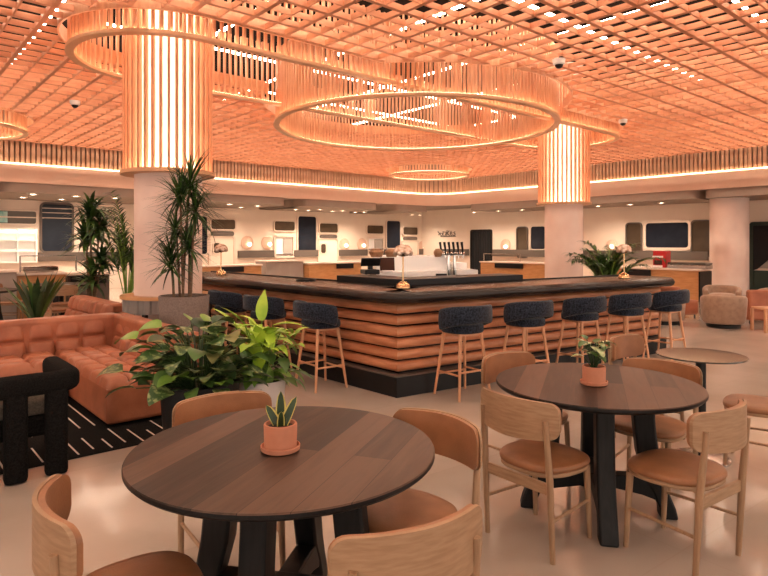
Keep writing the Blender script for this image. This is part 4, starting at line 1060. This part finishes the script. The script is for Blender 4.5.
# rug
rg = MB(); R0 = Vector((-1.92, 4.53)); zz = .008
rg.prism([tuple(R0 + SU * a_ + SW * b_) for a_, b_ in ((-3.2, 0), (.62, 0), (.62, 2.6), (-3.2, 2.6))], 0.0005, zz)
def stripe(u0, w0, w1):
    p = R0 + SU * u0; rg.prism([tuple(p + SU * a_ + SW * b_) for a_, b_ in ((-.006, w0), (.006, w0), (.006, w1), (-.006, w1))], zz - .001, zz + .0012, 1)
k = 0; uu = -3.1
while uu < .6:
    stripe(uu, .05 + .06 * (k % 2), .55 - .12 * (k % 3)); stripe(uu + .06, .72, 1.7); uu += .115; k += 1
tag(rg.build('rug', ['boucle', 'stripe']), 'black rug with thin cream stripes under the rust sofa', 'rug')

# ------------------------------------------------------------------ black lounge chair
c0 = Vector((-2.38, 3.87)); t = thing('lounge_chair', 'chunky black upholstered armchair with thick posts on the rug edge', 'armchair', (c0.x, c0.y, zz + .0015), atan2(SU.y, SU.x))
# local x along its back, +y forward (towards the sofa)
pts = [(-.33, .56)] + [(-.33, .1)]
pts = [(-.335, .58), (-.335, .30), (-.335, .08)]
for k in range(1, 6): a = pi + k * pi / 2 / 6; pts.append((-.335 + .10 + .10 * cos(a), .08 + .10 * sin(a) - 0))
pts += [(-.2, -.02), (0, -.02), (.2, -.02)]
for k in range(1, 6): a = 1.5 * pi + k * pi / 2 / 6; pts.append((.335 - .10 + .10 * cos(a), .08 + .10 * sin(a)))
pts += [(.335, .08), (.335, .30), (.335, .58)]
o = MB(); sweep(o, pts, [(w_ , z) for w_, z in [(x_, .605 + y_) for x_, y_ in rrect(.125, .14, .045, 4)]]); o.build('rail', 'boucle', t, smooth=60)
for x_ in (-.235, 0, .235):
    o = MB(); R = lambda s, z, dy=0: [(x_ + px_ * s, -.02 + dy + py_ * s, z) for px_, py_ in rrect(.135, .115, .04, 4)]
    o.rings([R(.93, 0), R(1, .02), R(1, .545), R(1.0, .555)]); o.build('post', 'boucle', t, smooth=60)
for x_ in (-.335, .335):
    o = MB(); R = lambda s, z: [(x_ + px_ * s, .50 + py_ * s, z) for px_, py_ in rrect(.11, .13, .035, 4)]
    o.rings([R(.93, 0), R(1, .02), R(1, .555)]); o.build('post', 'boucle', t, smooth=60)
o = MB(); o.box((0, .29, .31), (.60, .50, .14)); o.build('seat_frame', 'boucle', t, bevel=.03, bseg=3, smooth=50)
o = MB(); pad(o, rrect(.56, .48, .08), .381, .47, .03, .035); 
ob = o.build('seat_cushion', 'greyfab', t, smooth=60); ob.location = (0, .30, 0)

# ------------------------------------------------------------------ barrel armchairs
def barrel(loc, fa, label):
    t = thing('barrel_armchair', label, 'armchair', loc, face(fa), 'beige barrel armchairs')
    o = MB(); rg_ = []; n = 44
    for i in range(n + 1):
        v = i / n; th = radians(145 + 250 * v); e = abs(2 * v - 1); top = .60 - .11 * max(0, e - .35) ** 1.5 / .52; rr = .345; tk = .055
        if e > .95: q = sqrt(max(0, 1 - ((e - .95) / .052) ** 2)); tk *= max(.3, q)
        ring = []
        for q in range(14):
            a = 2 * pi * q / 14; sx = math.copysign(abs(cos(a)) ** .55, cos(a)); sz = math.copysign(abs(sin(a)) ** .35, sin(a)); z_ = (top + .075) / 2 + (top - .075) / 2 * sz
            r_ = rr + tk * sx - .05 * (1 - z_ / .66); ring.append((r_ * cos(th), r_ * sin(th), z_))
        rg_.append(ring)
    o.rings(rg_); o.build('shell', 'beige', t, smooth=60)
    o = MB(); pad(o, superell(.28, .29, 36, 2.3, (0, .03)), .08, .42, .03, .05); o.build('seat_cushion', 'beige', t, smooth=60)
    o = MB(); o.lathe([(.27, 0), (.28, .01), (.28, .055), (.26, .072)], n=40); o.build('base', 'blackmetal', t, smooth=40)
    return t
b0 = barrel((6.24, 11.03, 0), 64, 'beige barrel armchair with its back to the camera before the round column')
for x, y, a, lab in ((5.36, 11.5, 43, 'beige barrel armchair partly hidden by the last bar stool'), (7.42, 13.17, 242, 'beige barrel armchair facing the camera, right before the round column'), (8.1, 12.44, 202, 'beige barrel armchair cut by the right picture edge')):
    dup(b0, (x, y, 0), face(a), lab)
def club(loc, fa, label):
    t = thing('leather_armchair', label, 'armchair', loc, face(fa), 'rust leather club chairs')
    o = MB(); o.box((0, 0, .22), (.62, .60, .30)); o.build('seat', 'rust', t, bevel=.05, bseg=4, smooth=50)
    o = MB(); o.box((0, -.24, .44), (.62, .15, .42)); o.build('backrest', 'rust', t, bevel=.05, bseg=4, smooth=50)
    for sx in (-1, 1):
        for sy in (-1, 1):
            o = MB(); o.tube([(sx * .25, sy * .24, 0), (sx * .25, sy * .24, .08)], .018, 8); o.build('leg', 'blackmetal', t)
    return t
q = club((6.08, 12.5, 0), 20, 'rust leather chair between the two beige barrel armchairs')
dup(q, (7.25, 11.61, 0), face(81), 'rust leather chair behind the small wood stool at right edge')
t = thing('wood_stool', 'small square light wood stool at the right picture edge', 'stool', (6.68, 10.47, 0), radians(8))
o = MB(); pad(o, rrect(.36, .36, .05), .39, .42, .0, .01); o.build('seat', 'stoolleg', t, smooth=40)
for sx in (-1, 1):
    for sy in (-1, 1):
        o = MB(); o.box((sx * .155, sy * .155, .197), (.042, .05, .392)); o.build('leg', 'stoolleg', t, bevel=.008)
# ------------------------------------------------------------------ light
wd_ = bpy.data.worlds.new('world'); scene.world = wd_; wd_.use_nodes = True
bg = wd_.node_tree.nodes['Background']; bg.inputs[0].default_value = (1, .83, .70, 1); bg.inputs[1].default_value = 1.02
vs = scene.view_settings; scene.display_settings.display_device = 'sRGB'; vs.view_transform = 'Standard'; vs.look = 'None'; vs.exposure = 1.0; vs.gamma = 1; vs.use_curve_mapping = False
scene.cycles.max_bounces = 8; scene.cycles.diffuse_bounces = 4; scene.cycles.glossy_bounces = 4; scene.cycles.sample_clamp_indirect = 6
